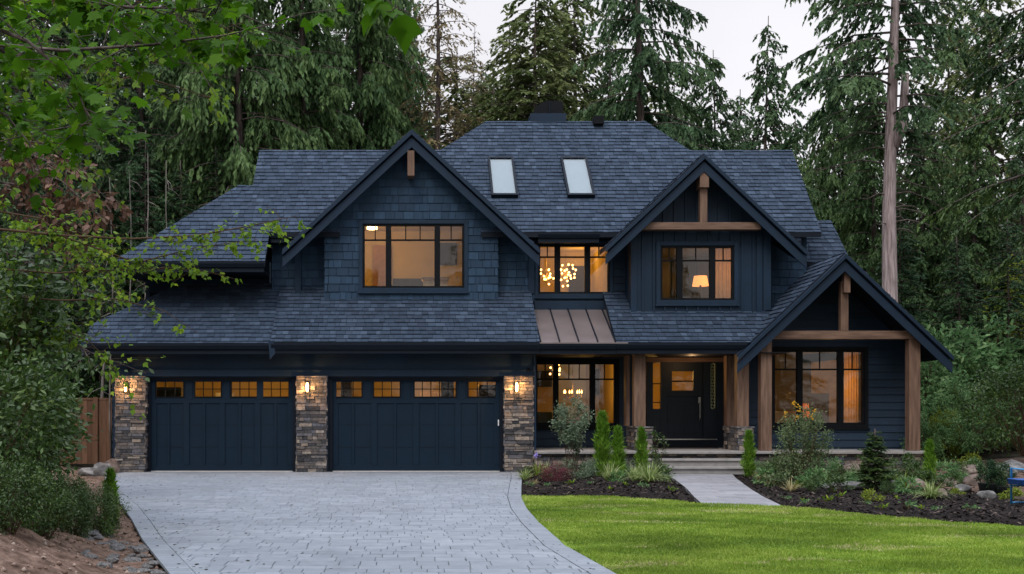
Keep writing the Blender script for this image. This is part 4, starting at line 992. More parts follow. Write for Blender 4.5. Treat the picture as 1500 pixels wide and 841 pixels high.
for k, (px, Y, w_, h_, mt_, lab) in enumerate(((245, 31.6, .85, 2.2, 'furn_dark', 'dark tool cupboard behind the leftmost garage window'), (655, 32.2, .35, 2.5, 'furn_dark', 'narrow dark locker behind the third window of the right garage door'), (508, 32.4, .3, 2.4, 'furn_dark', 'narrow locker behind the first window of the right garage door'), (715, 33.2, .55, 2.3, 'furn_dark', 'dark cupboard behind the last window of the right garage door'), (330, 34.8, .5, 2.1, 'white', 'white inner door at the back of the left garage'))):
    m = MB().box(-w_ / 2, w_ / 2, -.25, .25, 0, h_).box(-w_ / 2 + .02, w_ / 2 - .02, -.27, -.25, .05, h_ - .05); o = m.build('cupboard', MT[mt_], None, True, bevel=.01); o.location = (X_(px, Y), Y, 0); tag(o, lab, 'cupboard')
for px, Y in ((402, 33.5), (562, 33.0)):
    o = MB().box(-.6, .6, -.08, .08, -.03, .03).build('ceiling_light', MT['bulb_soft'], None, True); o.location = (X_(px, Y), Y, 2.88); tag(o, 'strip light under the ceiling of the ' + ('left garage' if px < 500 else 'right garage'), 'lamp')
# fallen needles and leaf litter on the paving
n = 380; ly_ = 11 + 18 * nr.random(n) ** 1.3; lf = nr.random(n); lx = np.where(lf < .55, dl_(ly_) + .1 + nr.exponential(.6, n), np.where(lf < .75, dr(ly_) - .05 - nr.exponential(.25, n), dl_(ly_) + nr.random(n) * (dr(ly_) - dl_(ly_)))); k = (lx < dr(ly_) - .02) & (lx > dl_(ly_)); lx, ly_ = lx[k], ly_[k]; n = len(lx)
th = nr.uniform(0, 6.28, n); L = nr.uniform(.012, .035, n); wq = L * nr.uniform(.12, .6, n); d = np.stack([np.cos(th) * L, np.sin(th) * L, 0 * L], 1); s = np.stack([-np.sin(th) * wq, np.cos(th) * wq, nr.uniform(0, .006, n)], 1); c = np.stack([lx, ly_, np.full(n, .006)], 1)
kind(link('leaf_litter', npmesh('leaf_litter', np.stack([c - d, c + s, c + d, c - s], 1).reshape(-1, 3), [np.arange(4 * n).reshape(-1, 4)], MT['chip'], [nr.random(n)])), 'stuff')
# ------------------------------------------------------------------ VEGETATION
def unit(a): return a / np.maximum(np.linalg.norm(a, axis=1, keepdims=True), 1e-9)
TPL = {
 'kite': (np.array([(0,0,0),(.5,.42,0),(0,1,0),(-.5,.42,0)], float), [[0,1,2,3]]),
 'fold': (np.array([(0,0,0),(.36,.25,.10),(.46,.55,.12),(0,1,-.06),(-.46,.55,.12),(-.36,.25,.10)], float), [[0,1,2,3],[0,3,4,5]]),
 'maple': (np.array([(0,.02,0),(.20,.02,.02),(.50,.10,-.03),(.36,.28,.03),(.66,.55,-.06),(.40,.58,.03),(.30,.70,.02),(.13,.66,.03),(0,1.08,-.10),
                     (-.13,.66,.03),(-.30,.70,.02),(-.40,.58,.03),(-.66,.55,-.06),(-.36,.28,.03),(-.50,.10,-.03),(-.20,.02,.02),(0,.40,0)], float),
           [[16,k,k+1] for k in range(15)] + [[16,15,0]]),
 'lobed': (np.array([(0,0,0),(.30,.12,.05),(.50,.45,-.02),(.24,.55,.04),(0,1,-.08),(-.24,.55,.04),(-.50,.45,-.02),(-.30,.12,.05),(0,.4,0)], float),
           [[8,k,k+1] for k in range(7)] + [[8,7,0]]),
}
def leaves(org, d, nrm, L, Wd, tpl, v):
    P, Fc = TPL[tpl]; d = unit(d); s = unit(np.cross(d, nrm)); nn = np.cross(s, d); n = len(org); k = len(P)
    V = (org[:, None, :] + s[:, None, :] * (P[None, :, 0:1] * Wd[:, None, None]) + d[:, None, :] * (P[None, :, 1:2] * L[:, None, None]) + nn[:, None, :] * (P[None, :, 2:3] * Wd[:, None, None])).reshape(-1, 3)
    Fa = np.array(Fc); F = (np.arange(n)[:, None, None] * k + Fa[None]).reshape(-1, Fa.shape[1])
    return V, F, np.repeat(v, len(Fa))
def leafmesh(name, mat, parts):
    V = []; F = {}; off = 0; A = {}
    for v, f, a in parts:
        V.append(v); F.setdefault(f.shape[1], []).append(f + off); A.setdefault(f.shape[1], []).append(a); off += len(v)
    ks = list(F); return npmesh(name, np.concatenate(V), [np.concatenate(F[k]) for k in ks], MT[mat], [np.concatenate(A[k]) for k in ks])

def conifer(seed, H, zb, R_, nb, prof=.85, rise=.25, droop=.45, tstep=.22, tlen=.75, hang=.35, bstep=.09, bl=.17, bw=.05, lat=.65, asym=None, full=.12, r0=None,
            mat='cedar_foliage', bark='bark', fill=1.0, tipl=.06, lean=0.0, dead=0, deadz=(0, 0)):
    g = np.random.default_rng(seed); r0 = r0 or .011 * H
    tr = MB(); lm = MB(); N = 9
    def axis(z): return np.array([lean * z + .10 * math.sin(z * .35 + seed), .06 * math.cos(z * .3 + seed), z])
    tr.tube([axis(H * k / N) for k in range(N + 1)], [max(.015, r0 * (1 - (k / N) ** 1.15) + (.25 * r0 if k == 0 else 0)) for k in range(N + 1)], 10)
    TO, TD, TL, TV, TS = [], [], [], [], []
    for i in range(nb):
        u = ((i + g.random()) / nb) ** .92; z = zb + (H * .985 - zb) * u; az = i * 2.399 + g.normal(0, .5)
        L = R_ * ((1 - u) ** prof * min(1, .55 + .45 * u / full) + tipl) * g.uniform(.6, 1.12)
        if asym is not None: L *= 1 + asym[1] * math.cos(az - asym[0])
        if L < .12: continue
        hor = np.array([math.cos(az), math.sin(az), 0]); side = np.array([-math.sin(az), math.cos(az), 0])
        bend = g.normal(0, .12); ri = rise * g.uniform(.6, 1.4); dr_ = droop * g.uniform(.7, 1.3) * (1 - .45 * u)
        pos = lambda t: axis(z) + hor * L * t + np.array([0, 0, 1]) * (ri * L * t - dr_ * L * t * t) + side * bend * L * t * t
        rb = min(.05, .012 + .010 * L)
        lm.tube([pos(t) for t in (0, .3, .65, 1)], [rb, rb * .75, rb * .45, .004], 4, cap=False)
        n = max(3, int(L * fill / tstep)); ts = np.sort(g.uniform(.10 if L > 1 else .02, 1, n)); bv = g.normal(0, .13)
        for t in ts:
            sg = 1 if g.random() < .5 else -1; p = pos(t); tl = tlen * (.35 + .65 * (1 - t) ** .6) * g.uniform(.5, 1.2) * min(1, .35 + L / R_)
            d = hor * g.uniform(.35, .95) + side * sg * g.uniform(.2, .9) + np.array([0, 0, -1]) * hang * g.uniform(.4, 1.6)
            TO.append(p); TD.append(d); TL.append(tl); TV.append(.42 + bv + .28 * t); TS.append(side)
    TO, TD, TL, TV, TS = map(np.array, (TO, TD, TL, TV, TS)); TD = unit(TD)
    k = np.maximum(2, (TL / bstep * 2).astype(int)); idx = np.repeat(np.arange(len(TL)), k); n = len(idx)
    f = g.random(n); o = TO[idx] + TD[idx] * (TL[idx] * f)[:, None] + np.array([0, 0, -1]) * (TL[idx] * f ** 2 * hang * .55)[:, None]
    l2 = unit(np.cross(TD[idx], np.array([0, 0, 1.]))); sg = np.where(g.random(n) < .5, 1, -1)
    d = TD[idx] * g.uniform(.5, 1, n)[:, None] + l2 * (sg * lat * g.uniform(.3, 1, n))[:, None] + np.array([0, 0, -1]) * (hang * g.uniform(.3, 1.3, n))[:, None] + g.normal(0, .13, (n, 3))
    nr_ = np.array([0, 0, 1.]) + g.normal(0, .45, (n, 3)) + l2 * .2
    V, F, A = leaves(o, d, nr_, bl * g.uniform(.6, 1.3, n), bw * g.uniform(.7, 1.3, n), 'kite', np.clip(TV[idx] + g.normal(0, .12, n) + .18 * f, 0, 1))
    if dead:
        q0 = axis(10.6); tr.tube([q0 + np.array([.1, 0, 0]), q0 + np.array([.42, -.05, .7]), q0 + np.array([.50, -.05, 2.5])], [.20, .17, .12], 9)
    for i in range(dead):
        z = deadz[0] + (deadz[1] - deadz[0]) * (i + g.random()) / dead; az = g.uniform(-.9, .9) + (0 if g.random() < .72 else math.pi); L = g.uniform(.7, 2.8); p = Vector(axis(z)); h = Vector((math.cos(az), math.sin(az) * .7, 0))
        pts = [p, p + h * L * .35 + Vector((0, 0, .06 * L)), p + h * L * .7 + Vector((0, 0, -.02 * L + g.normal(0, .05))), p + h * L + Vector((0, 0, -.14 * L + g.normal(0, .12)))]
        lm.tube(pts, [.035, .026, .016, .005], 5, cap=False)
        for q in range(3):
            b = pts[1].lerp(pts[3], g.random()); lm.tube([b, b + Vector((h.x * .3 + g.normal(0, .2), g.normal(0, .25), -.12 + g.normal(0, .15)))], [.010, .003], 4, cap=False)
    n1 = len(tr.f); q = len(tr.v); tr.v += lm.v; tr.f += [tuple(k + q for k in f) for f in lm.f]; tr.a += lm.a
    tm = tr.mesh('trunk', MT[bark], True); tm.materials.append(MT['bark']); mi = np.zeros(len(tm.polygons), dtype=np.int32); mi[n1:] = 1; tm.polygons.foreach_set('material_index', mi)
    return dict(H=H, trunk=tm, crown=leafmesh('crown', mat, [(V, F, A)]))
def plant(proto, name, loc, label, cat, rz=0, sc=1.0, group=None):
    t = thing(name, loc, label, cat, group, rz); t.scale = (sc, sc, sc) if not isinstance(sc, tuple) else sc
    for k in ('trunk', 'limbs', 'stem', 'crown', 'foliage', 'flower'):
        if k in proto: link(k, proto[k], t, True)
    return t
def tree(proto, px, Y, top, label, rz=0, wide=1.0, name='conifer_tree', group=None, zg=0.0, H=None):
    s = ((Z_(top, Y) - zg) if H is None else H) / proto['H']
    return plant(proto, name, (X_(px, Y), Y, zg), label, 'tree', rz, (s * wide, s * wide, s), group)

ced = [conifer(31, 24, .6, 4.6, 210, .7, .10, .50, tstep=.10, tlen=1.15, hang=1.15, bstep=.085, bl=.27, bw=.10, lat=.5, mat='cedar_foliage'),
       conifer(37, 24, .8, 4.2, 210, .75, .12, .46, tstep=.10, tlen=1.05, hang=1.0, bstep=.085, bl=.25, bw=.10, lat=.55, mat='cedar_foliage')]
hem = conifer(41, 12, .4, 2.8, 140, .8, .18, .42, tstep=.09, tlen=.75, hang=.3, bl=.14, bw=.07, bstep=.065, mat='dark_foliage', r0=.10)
fir = conifer(43, 24, 1.2, 3.9, 170, .75, .10, .42, tstep=.11, tlen=.9, hang=.6, bl=.21, bw=.09, bstep=.08, mat='fir_foliage')
fir2 = conifer(47, 24, .8, 4.1, 180, .8, .05, .40, tstep=.11, tlen=.9, hang=.75, bl=.22, bw=.095, bstep=.08, mat='fir_foliage', asym=(0.3, .3))
oliv = conifer(53, 18, .6, 3.5, 190, .6, .20, .30, tstep=.11, tlen=1.0, hang=.4, bl=.18, bw=.09, bstep=.075, mat='olive_foliage')
brn = conifer(59, 24, 2.5, 3.4, 180, .6, .15, .35, tstep=.15, tlen=.8, hang=.45, bl=.16, bw=.06, bstep=.10, mat='brown_foliage', r0=.24)
tip = conifer(61, 17, .8, 3.7, 150, .85, .04, .32, tstep=.085, tlen=.75, hang=.75, bl=.17, bw=.085, bstep=.055, mat='fir_foliage', tipl=.10)
bigf = conifer(67, 25, 4.2, 4.9, 95, .6, .10, .42, tstep=.095, tlen=1.1, hang=.8, bl=.22, bw=.10, bstep=.07, mat='fir_foliage', asym=(.25, .22), r0=.30)
tall = conifer(71, 25, 11.2, 4.3, 80, .55, .12, .42, tstep=.10, tlen=1.0, hang=.7, bl=.20, bw=.09, bstep=.07, mat='fir_foliage', bark='bark_pale', r0=.31, asym=(3.0, .15), dead=26, deadz=(7.6, 12), lean=.009)
near = conifer(73, 19, 6.0, 4.4, 100, .6, .06, .40, tstep=.08, tlen=.85, hang=.6, bl=.13, bw=.055, bstep=.05, mat='spruce_foliage')

T = tree
# left forest
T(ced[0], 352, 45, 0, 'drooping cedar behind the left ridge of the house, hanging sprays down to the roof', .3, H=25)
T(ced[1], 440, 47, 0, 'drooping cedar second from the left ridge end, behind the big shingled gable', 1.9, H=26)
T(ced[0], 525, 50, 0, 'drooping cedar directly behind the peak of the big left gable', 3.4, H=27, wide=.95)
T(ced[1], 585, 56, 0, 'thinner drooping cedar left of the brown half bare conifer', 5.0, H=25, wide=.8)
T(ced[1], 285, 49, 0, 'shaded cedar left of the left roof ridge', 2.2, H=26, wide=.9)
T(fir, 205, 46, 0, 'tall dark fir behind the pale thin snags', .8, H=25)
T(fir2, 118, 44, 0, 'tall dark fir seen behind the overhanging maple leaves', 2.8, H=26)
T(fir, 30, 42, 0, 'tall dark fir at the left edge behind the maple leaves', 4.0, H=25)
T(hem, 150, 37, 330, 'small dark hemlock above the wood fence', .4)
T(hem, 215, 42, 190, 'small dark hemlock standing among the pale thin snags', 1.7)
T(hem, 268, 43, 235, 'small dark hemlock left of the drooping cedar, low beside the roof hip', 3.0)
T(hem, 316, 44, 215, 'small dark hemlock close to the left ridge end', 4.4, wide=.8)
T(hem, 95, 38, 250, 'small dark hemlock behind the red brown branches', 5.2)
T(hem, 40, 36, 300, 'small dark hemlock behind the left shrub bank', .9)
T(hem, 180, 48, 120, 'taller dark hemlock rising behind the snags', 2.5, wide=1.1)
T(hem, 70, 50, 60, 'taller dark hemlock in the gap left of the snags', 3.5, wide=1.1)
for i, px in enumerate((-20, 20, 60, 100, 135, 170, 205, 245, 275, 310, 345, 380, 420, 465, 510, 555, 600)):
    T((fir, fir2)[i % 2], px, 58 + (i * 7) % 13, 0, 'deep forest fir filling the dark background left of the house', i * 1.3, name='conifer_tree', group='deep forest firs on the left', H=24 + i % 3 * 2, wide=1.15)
# middle
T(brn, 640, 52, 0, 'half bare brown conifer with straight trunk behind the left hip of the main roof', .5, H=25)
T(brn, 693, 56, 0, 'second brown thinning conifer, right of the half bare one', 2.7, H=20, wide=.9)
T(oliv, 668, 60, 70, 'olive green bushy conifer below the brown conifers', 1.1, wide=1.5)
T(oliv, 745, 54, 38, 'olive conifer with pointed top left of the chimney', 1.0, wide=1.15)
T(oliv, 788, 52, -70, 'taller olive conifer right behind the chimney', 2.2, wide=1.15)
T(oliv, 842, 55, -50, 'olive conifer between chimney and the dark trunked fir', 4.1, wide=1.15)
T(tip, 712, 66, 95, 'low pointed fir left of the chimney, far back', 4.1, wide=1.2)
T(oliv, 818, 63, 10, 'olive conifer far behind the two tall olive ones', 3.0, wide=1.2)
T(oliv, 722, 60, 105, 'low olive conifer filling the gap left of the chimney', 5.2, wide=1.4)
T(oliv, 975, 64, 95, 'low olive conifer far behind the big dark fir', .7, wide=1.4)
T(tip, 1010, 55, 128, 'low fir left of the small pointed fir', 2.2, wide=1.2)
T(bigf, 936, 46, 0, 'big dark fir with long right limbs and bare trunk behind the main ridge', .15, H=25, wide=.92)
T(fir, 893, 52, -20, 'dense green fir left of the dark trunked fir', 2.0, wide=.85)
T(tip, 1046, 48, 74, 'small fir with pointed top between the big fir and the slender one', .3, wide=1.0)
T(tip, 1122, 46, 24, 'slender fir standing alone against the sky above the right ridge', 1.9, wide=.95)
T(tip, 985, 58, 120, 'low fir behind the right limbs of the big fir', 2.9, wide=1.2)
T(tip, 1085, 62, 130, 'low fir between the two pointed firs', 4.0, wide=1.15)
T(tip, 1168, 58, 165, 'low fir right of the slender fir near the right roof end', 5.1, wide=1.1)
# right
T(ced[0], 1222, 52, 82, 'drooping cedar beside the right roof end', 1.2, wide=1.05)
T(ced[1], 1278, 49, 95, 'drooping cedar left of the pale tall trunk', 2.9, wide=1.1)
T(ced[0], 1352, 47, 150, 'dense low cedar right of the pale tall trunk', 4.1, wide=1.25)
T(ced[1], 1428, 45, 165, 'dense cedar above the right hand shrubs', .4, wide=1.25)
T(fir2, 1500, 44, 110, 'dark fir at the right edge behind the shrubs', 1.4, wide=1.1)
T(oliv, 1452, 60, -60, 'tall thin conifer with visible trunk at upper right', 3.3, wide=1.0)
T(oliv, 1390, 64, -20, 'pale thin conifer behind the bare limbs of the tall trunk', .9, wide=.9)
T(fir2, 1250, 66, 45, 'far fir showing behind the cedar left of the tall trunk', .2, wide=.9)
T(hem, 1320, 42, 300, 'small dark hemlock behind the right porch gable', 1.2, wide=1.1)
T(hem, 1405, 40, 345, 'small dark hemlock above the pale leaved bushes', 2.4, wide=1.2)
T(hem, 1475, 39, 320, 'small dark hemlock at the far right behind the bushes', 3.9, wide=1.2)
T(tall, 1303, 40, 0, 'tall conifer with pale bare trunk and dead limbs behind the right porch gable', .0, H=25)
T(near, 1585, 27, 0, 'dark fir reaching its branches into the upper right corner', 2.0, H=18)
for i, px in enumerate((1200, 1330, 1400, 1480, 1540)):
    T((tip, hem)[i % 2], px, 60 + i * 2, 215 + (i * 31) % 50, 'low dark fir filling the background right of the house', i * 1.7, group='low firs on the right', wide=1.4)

for i, x in enumerate((-44, -33, -25, -17, -10, -3, 4, 10, 17, 24, 32, 41)):   # the forest edge across the lane, mirrored in the windows
    T((fir, fir2, ced[0])[i % 3], 600, -14 - (i * 5) % 9, 0, 'tall forest tree across the lane facing the house', i * 1.1, group='trees across the lane', H=12 + (i * 3) % 5, wide=1.5).location.x = x
for i, (x, y) in enumerate(((-17, 12), (-21, 20), (-19, 28), (-26, 9), (-28, 25), (-24, 34), (-32, 16), (-14, 36))):   # the wood goes on along the left side
    T((hem, fir, ced[1])[i % 3], 600, y, 0, 'dark conifer of the wood along the left side of the garden', i * 1.9, group='wood along the left side', H=15 + (i * 4) % 9, wide=1.2).location.x = x
for i, (x, y) in enumerate(((25, 22), (29, 31), (33, 14), (27, 40), (36, 36))):
    T((hem, fir2, oliv)[i % 3], 600, y, 0, 'dark conifer of the wood along the right side of the garden', i * 2.3, group='wood along the right side', H=14 + (i * 4) % 8, wide=1.2).location.x = x
# pale dead stems
def snag(px, Y, top, r, label, seed):
    g = random.Random(seed); H = Z_(top, Y); m = MB(); pts = [Vector((.05 * math.sin(k * 1.3 + seed), 0, H * k / 6)) for k in range(7)]
    m.tube(pts, [r * (1 - .8 * k / 6) for k in range(7)], 7)
    for k in range(9):
        z = H * g.uniform(.45, .97); a = g.uniform(0, 6.28); L = g.uniform(.15, .7); p = Vector((0, 0, z))
        m.tube([p, p + Vector((math.cos(a) * L * .6, math.sin(a) * L * .6, -.25 * L)), p + Vector((math.cos(a) * L, math.sin(a) * L, -.7 * L))], [.014, .009, .003], 4, cap=False)
    t = thing('dead_tree', (X_(px, Y), Y, 0), label, 'dead tree'); m.build('trunk', MT['bark_snag'], t, True, True)
snag(215, 35, 225, .045, 'thin pale snag, tallest of those left of the roof hip', 1); snag(190, 36, 250, .03, 'thin pale snag just left of the tallest one', 2)
snag(163, 34, 260, .035, 'thin grey snag furthest left above the fence', 3); snag(245, 38, 235, .04, 'thin snag right of the tallest pale one', 4); snag(152, 34.6, 480, .09, 'grey broken trunk standing just behind the wood fence', 7)

# ---- bushes
def bush(seed, rx, ry, rz_, n, L, Wd, mat, tpl='fold', ncl=26, cr=.42, base=.0, stem='twig', nst=14, up=.45, zc=None, out=.7, hollow=.35, vsd=.16):
    g = np.random.default_rng(seed); zc = rz_ * .95 if zc is None else zc
    c = unit(g.normal(size=(ncl, 3))) * (g.uniform(hollow, 1, (ncl, 1)) ** .6); c = c * np.array([rx, ry, rz_]) + np.array([0, 0, zc]); c[:, 2] = np.maximum(c[:, 2], .06)
    cw = g.uniform(.5, 1.3, ncl); ci = g.choice(ncl, n, p=cw / cw.sum()); sc = np.array([rx, ry, rz_]) * cr
    o = c[ci] + g.normal(0, 1, (n, 3)) * sc * .55; o[:, 2] = np.maximum(o[:, 2], base + .02)
    rad = unit((o - np.array([0, 0, zc])) / np.array([rx, ry, rz_]))
    d = rad * out + g.normal(0, .6, (n, 3)); d[:, 2] -= .15; nn = np.array([0, 0, 1.]) * up + rad * .5 + g.normal(0, .5, (n, 3))
    cv = g.normal(0, .10, ncl); v = np.clip(.45 + cv[ci] + g.normal(0, vsd, n), 0, 1)
    fo = leafmesh('foliage', mat, [leaves(o, d, nn, L * g.uniform(.6, 1.25, n), Wd * g.uniform(.7, 1.25, n), tpl, v)])
    m = MB()
    for k in g.choice(ncl, min(nst, ncl), replace=False):
        p = Vector(c[k]); b = Vector((p.x * .15 + g.normal(0, .03), p.y * .15 + g.normal(0, .03), -.05)); mid = b.lerp(p, .5) + Vector((g.normal(0, .06) * rx, g.normal(0, .06) * ry, .08 * rz_)); r = .012 * max(.4, min(2.2, rz_))
        m.tube([b, mid, p], [r, r * .7, r * .3], 5, cap=False)
        for _ in range(3):
            q = Vector(c[k] + g.normal(0, 1, 3) * sc * .9); m.tube([mid.lerp(p, .6), q], [r * .4, r * .12], 4, cap=False)
    return dict(H=rz_ * 2, stem=m.mesh('stem', MT[stem], True), foliage=fo)
def on(px, Y): x = X_(px, Y); return (x, Y, zany(x, Y) - .02)

# left shrub bank
big = [bush(201, 1.15, 1.0, 1.15, 6500, .10, .048, 'shrub_leaf', ncl=54, cr=.26, nst=34), bush(205, 1.0, .9, 1.0, 6000, .09, .042, 'shrub_leaf', ncl=50, cr=.26, nst=34),
       bush(209, 1.0, 1.0, 1.5, 6500, .11, .06, 'shrub_leaf', ncl=56, cr=.24, nst=36)]
B = lambda i, px, Y, s, label, rz=0, dz=0: plant(big[i], 'shrub', (X_(px, Y), Y, zany(X_(px, Y), Y) + dz), label, 'shrub', rz, s)
B(0, -22, 12.4, .78, 'glossy green shrub lowest at the left edge above the earth bank', .3)
B(1, 28, 13.6, .60, 'glossy green shrub over the earth bank right of the lowest one', 1.4)
B(0, 12, 15.6, .70, 'rounded green shrub in front of the wood fence', 2.2)
B(2, 18, 16.2, .95, 'tall green shrub rising behind the lowest left shrubs', .8)
B(2, -50, 14.5, 1.1, 'tall green shrub cut by the left edge of the picture', 2.0)
B(1, 45, 18.6, .40, 'small green shrub between wood fence and driveway', 3.1)
B(2, -5, 19.5, .9, 'tall loose shrub left of the garage roof corner', 4.0)
B(2, -10, 21.0, 1.25, 'tallest green shrub under the red brown branches', 5.0)
B(1, 148, 14.9, .32, 'low trailing shrub at the edge of the driveway', .6)
B(1, 108, 13.9, .30, 'low trailing shrub above the broken stones', 2.6)
B(0, 15, 11.3, .34, 'low shrub nearest the viewer on the earth bank', 1.1)
B(1, 66, 12.2, .33, 'low shrub spreading over the middle of the earth bank', 3.6)
B(0, 95, 14.6, .30, 'mid sized shrub spilling towards the column cedar by the driveway', 4.6)
B(2, 118, 37, .85, 'leafy shrub behind the wood fence beside the garage eave', 1.0)
B(2, 150, 41, .8, 'loose leafy shrub behind the fence next to the garage corner', 2.7)

# ---- overhanging broadleaf trees at the left
def limbs_tree(name, loc, label, limbs, mat, tpl, Ls, seed, bark='bark', trunk=None, cat='tree', droop=.55, group=None):
    """limbs: (points in place coordinates, radius, number of leaves, spread, leaf length)"""
    g = np.random.default_rng(seed); t = thing(name, loc, label, cat, group); tr = MB(); parts = []; o0 = Vector(loc)
    if trunk: tr.tube([Vector(p) - o0 for p in trunk[0]], trunk[1], 9)
    for pts, r, n, spread, L in limbs:
        P = [Vector(p) - o0 for p in pts]; A = np.array([tuple(p) for p in P]); seg = np.linalg.norm(np.diff(A, axis=0), axis=1); cs = np.concatenate([[0], np.cumsum(seg)])
        rr = [r * (1 - .85 * k / (len(P) - 1)) for k in range(len(P))]; tr.tube(P, rr, 6, cap=False)
        if n == 0: continue
        nt_ = max(3, n // 7); s0 = np.sort(g.uniform(.12, 1, nt_)) * cs[-1]; base = np.stack([np.interp(s0, cs, A[:, k]) for k in range(3)], 1)
        end = base + g.normal(0, 1, (nt_, 3)) * np.array([spread, spread * .8, spread * .6]) + np.array([0, 0, -.25 * spread])
        for a, b in zip(base, end): tr.tube([a, (a + b) / 2 + g.normal(0, .02, 3), b], [max(.003, r * .22), max(.002, r * .14), .0015], 4, cap=False)
        ti = g.integers(0, nt_, n); f = g.uniform(.25, 1.05, n); o = base[ti] + (end[ti] - base[ti]) * f[:, None] + g.normal(0, .35 * L, (n, 3))
        d = (end - base)[ti] / max(spread, .01) * .5 + g.normal(0, .5, (n, 3)); d[:, 2] -= droop
        nn = np.array([0, -.25, .9]) + g.normal(0, .45, (n, 3)); S = L * g.uniform(.6, 1.2, n)
        parts.append(leaves(o, d, nn, S, S * (.9 if tpl != 'fold' else .55), tpl, np.clip(.45 + g.normal(0, .2, n), 0, 1)))
    tr.build('trunk', MT[bark], t, True, True); link('crown', leafmesh('crown', mat, parts), t, True)
    return t
w = lambda *a: [W(px, py, Y) for px, py, Y in a]
limbs_tree('maple_tree', (-3.6, 5.6, 0), 'overhanging broadleaf maple with large green leaves at the upper left', [
    (w((-260, 110, 5.7), (-40, 62, 5.5), (90, 74, 5.4), (220, 66, 5.3), (330, 52, 5.3), (398, 36, 5.2)), .012, 300, .19, .070),
    (w((-260, -40, 5.9), (20, -30, 5.8), (140, 10, 5.8), (250, 12, 5.9), (350, 25, 6.0)), .018, 520, .28, .070),
    (w((-260, 20, 5.0), (-60, 20, 4.9), (40, 60, 4.8), (110, 120, 4.8), (135, 190, 4.8)), .014, 170, .18, .085),
    (w((-260, 60, 6.4), (-20, 60, 6.6), (60, 110, 6.7), (120, 170, 6.8), (150, 225, 6.9)), .014, 420, .28, .068),
    (w((-260, 90, 6.0), (-60, 130, 6.2), (10, 170, 6.2), (60, 230, 6.2)), .014, 300, .27, .07),
    (w((-260, -200, 6.4), (60, -90, 6.3), (200, -40, 6.3), (330, -60, 6.3)), .02, 240, .26, .07)],
    'maple_leaf', 'maple', .1, 301, trunk=([(-3.6, 5.6, 0), (-3.55, 5.6, 2), (-3.45, 5.6, 4), (-3.3, 5.7, 6.5)], [.14, .12, .09, .04]))
limbs_tree('maple_tree', (-2.6, 2.2, 0), 'maple bough whose few large leaves hang into the top centre of the picture', [
    (w((100, -420, 4.4), (380, -200, 4.4), (520, -110, 4.4), (548, -70, 4.4)), .010, 0, .07, .12),
    (w((548, -70, 4.4), (551, -15, 4.4), (555, 26, 4.4)), .005, 16, .034, .105),
    (w((549, -20, 4.4), (572, 4, 4.38), (592, 16, 4.36)), .003, 4, .02, .13)],
    'maple_leaf', 'lobed', .12, 305, trunk=([(-2.6, 2.2, 0), (-2.6, 2.3, 2.2), (-2.2, 3.4, 3.9), W(100, -420, 4.4)], [.10, .08, .05, .012]), droop=1.1)
limbs_tree('vine_maple', (-7.0, 14, .6), 'vine maple with small yellow green leaves reaching across the garage roof', [
    (w((-60, 330, 14), (90, 345, 14), (190, 350, 14), (290, 345, 13.9), (370, 330, 13.9), (436, 316, 13.8)), .018, 340, .20, .075),
    (w((90, 345, 14), (200, 385, 14), (290, 362, 13.9), (375, 352, 13.8)), .012, 260, .18, .075),
    (w((-60, 390, 14.2), (80, 400, 14.2), (180, 395, 14.1), (250, 392, 14), (330, 402, 14)), .014, 230, .22, .075),
    (w((-60, 430, 14.3), (90, 440, 14.3), (170, 438, 14.3), (240, 455, 14.2), (290, 488, 14.2)), .012, 75, .14, .08),
    (w((-60, 460, 14.8), (60, 470, 14.8), (130, 500, 14.8), (170, 540, 14.8)), .014, 420, .38, .08),
    (w((-60, 300, 15), (60, 320, 15), (130, 380, 15), (180, 430, 15)), .014, 420, .38, .08)],
    'vine_leaf', 'lobed', .09, 311, bark='twig', trunk=([(-7.0, 14, .5), (-6.6, 14, 2), W(-60, 390, 14.2), W(-60, 330, 14), W(-60, 300, 15)], [.07, .06, .05, .03, .02]))
limbs_tree('vine_maple', (-5.6, 9, .6), 'vine maple with bright leaf tips behind the large maple leaves at upper left', [
    (w((-150, 60, 9), (60, 100, 9), (180, 90, 9), (270, 60, 9), (372, 28, 9)), .014, 230, .24, .075),
    (w((-150, 160, 9.2), (60, 150, 9.2), (200, 110, 9.2), (260, 128, 9.2), (318, 146, 9.2)), .012, 140, .13, .07),
    (w((-150, 10, 9.4), (100, 0, 9.4), (250, -10, 9.4), (360, 60, 9.4)), .014, 260, .32, .075),
    (w((-150, 160, 9.6), (0, 180, 9.6), (70, 215, 9.6), (120, 250, 9.6)), .014, 260, .36, .075)],
    'vine_leaf', 'lobed', .08, 317, bark='twig', trunk=([(-5.6, 9, .5), (-5.2, 9, 2.2), W(-150, 160, 9.2), W(-150, 60, 9), W(-150, 10, 9.4)], [.06, .05, .04, .025, .02]))
limbs_tree('copper_tree', (-9.2, 18, .6), 'red brown leaved tree drooping behind the shrubs at the left', [
    (w((-120, 220, 18), (20, 235, 18), (90, 265, 18), (150, 320, 18)), .03, 520, .34, .15),
    (w((-120, 250, 18.4), (20, 270, 18.4), (70, 310, 18.4), (110, 370, 18.4)), .025, 420, .34, .15),
    (w((-120, 200, 18.6), (40, 225, 18.6), (120, 255, 18.6), (175, 310, 18.6)), .025, 330, .28, .14)],
    'rust_foliage', 'fold', .12, 331, trunk=([(-9.2, 18, .4), (-9, 18, 3), W(-120, 250, 18.4), W(-120, 200, 18.6)], [.12, .1, .07, .04]))
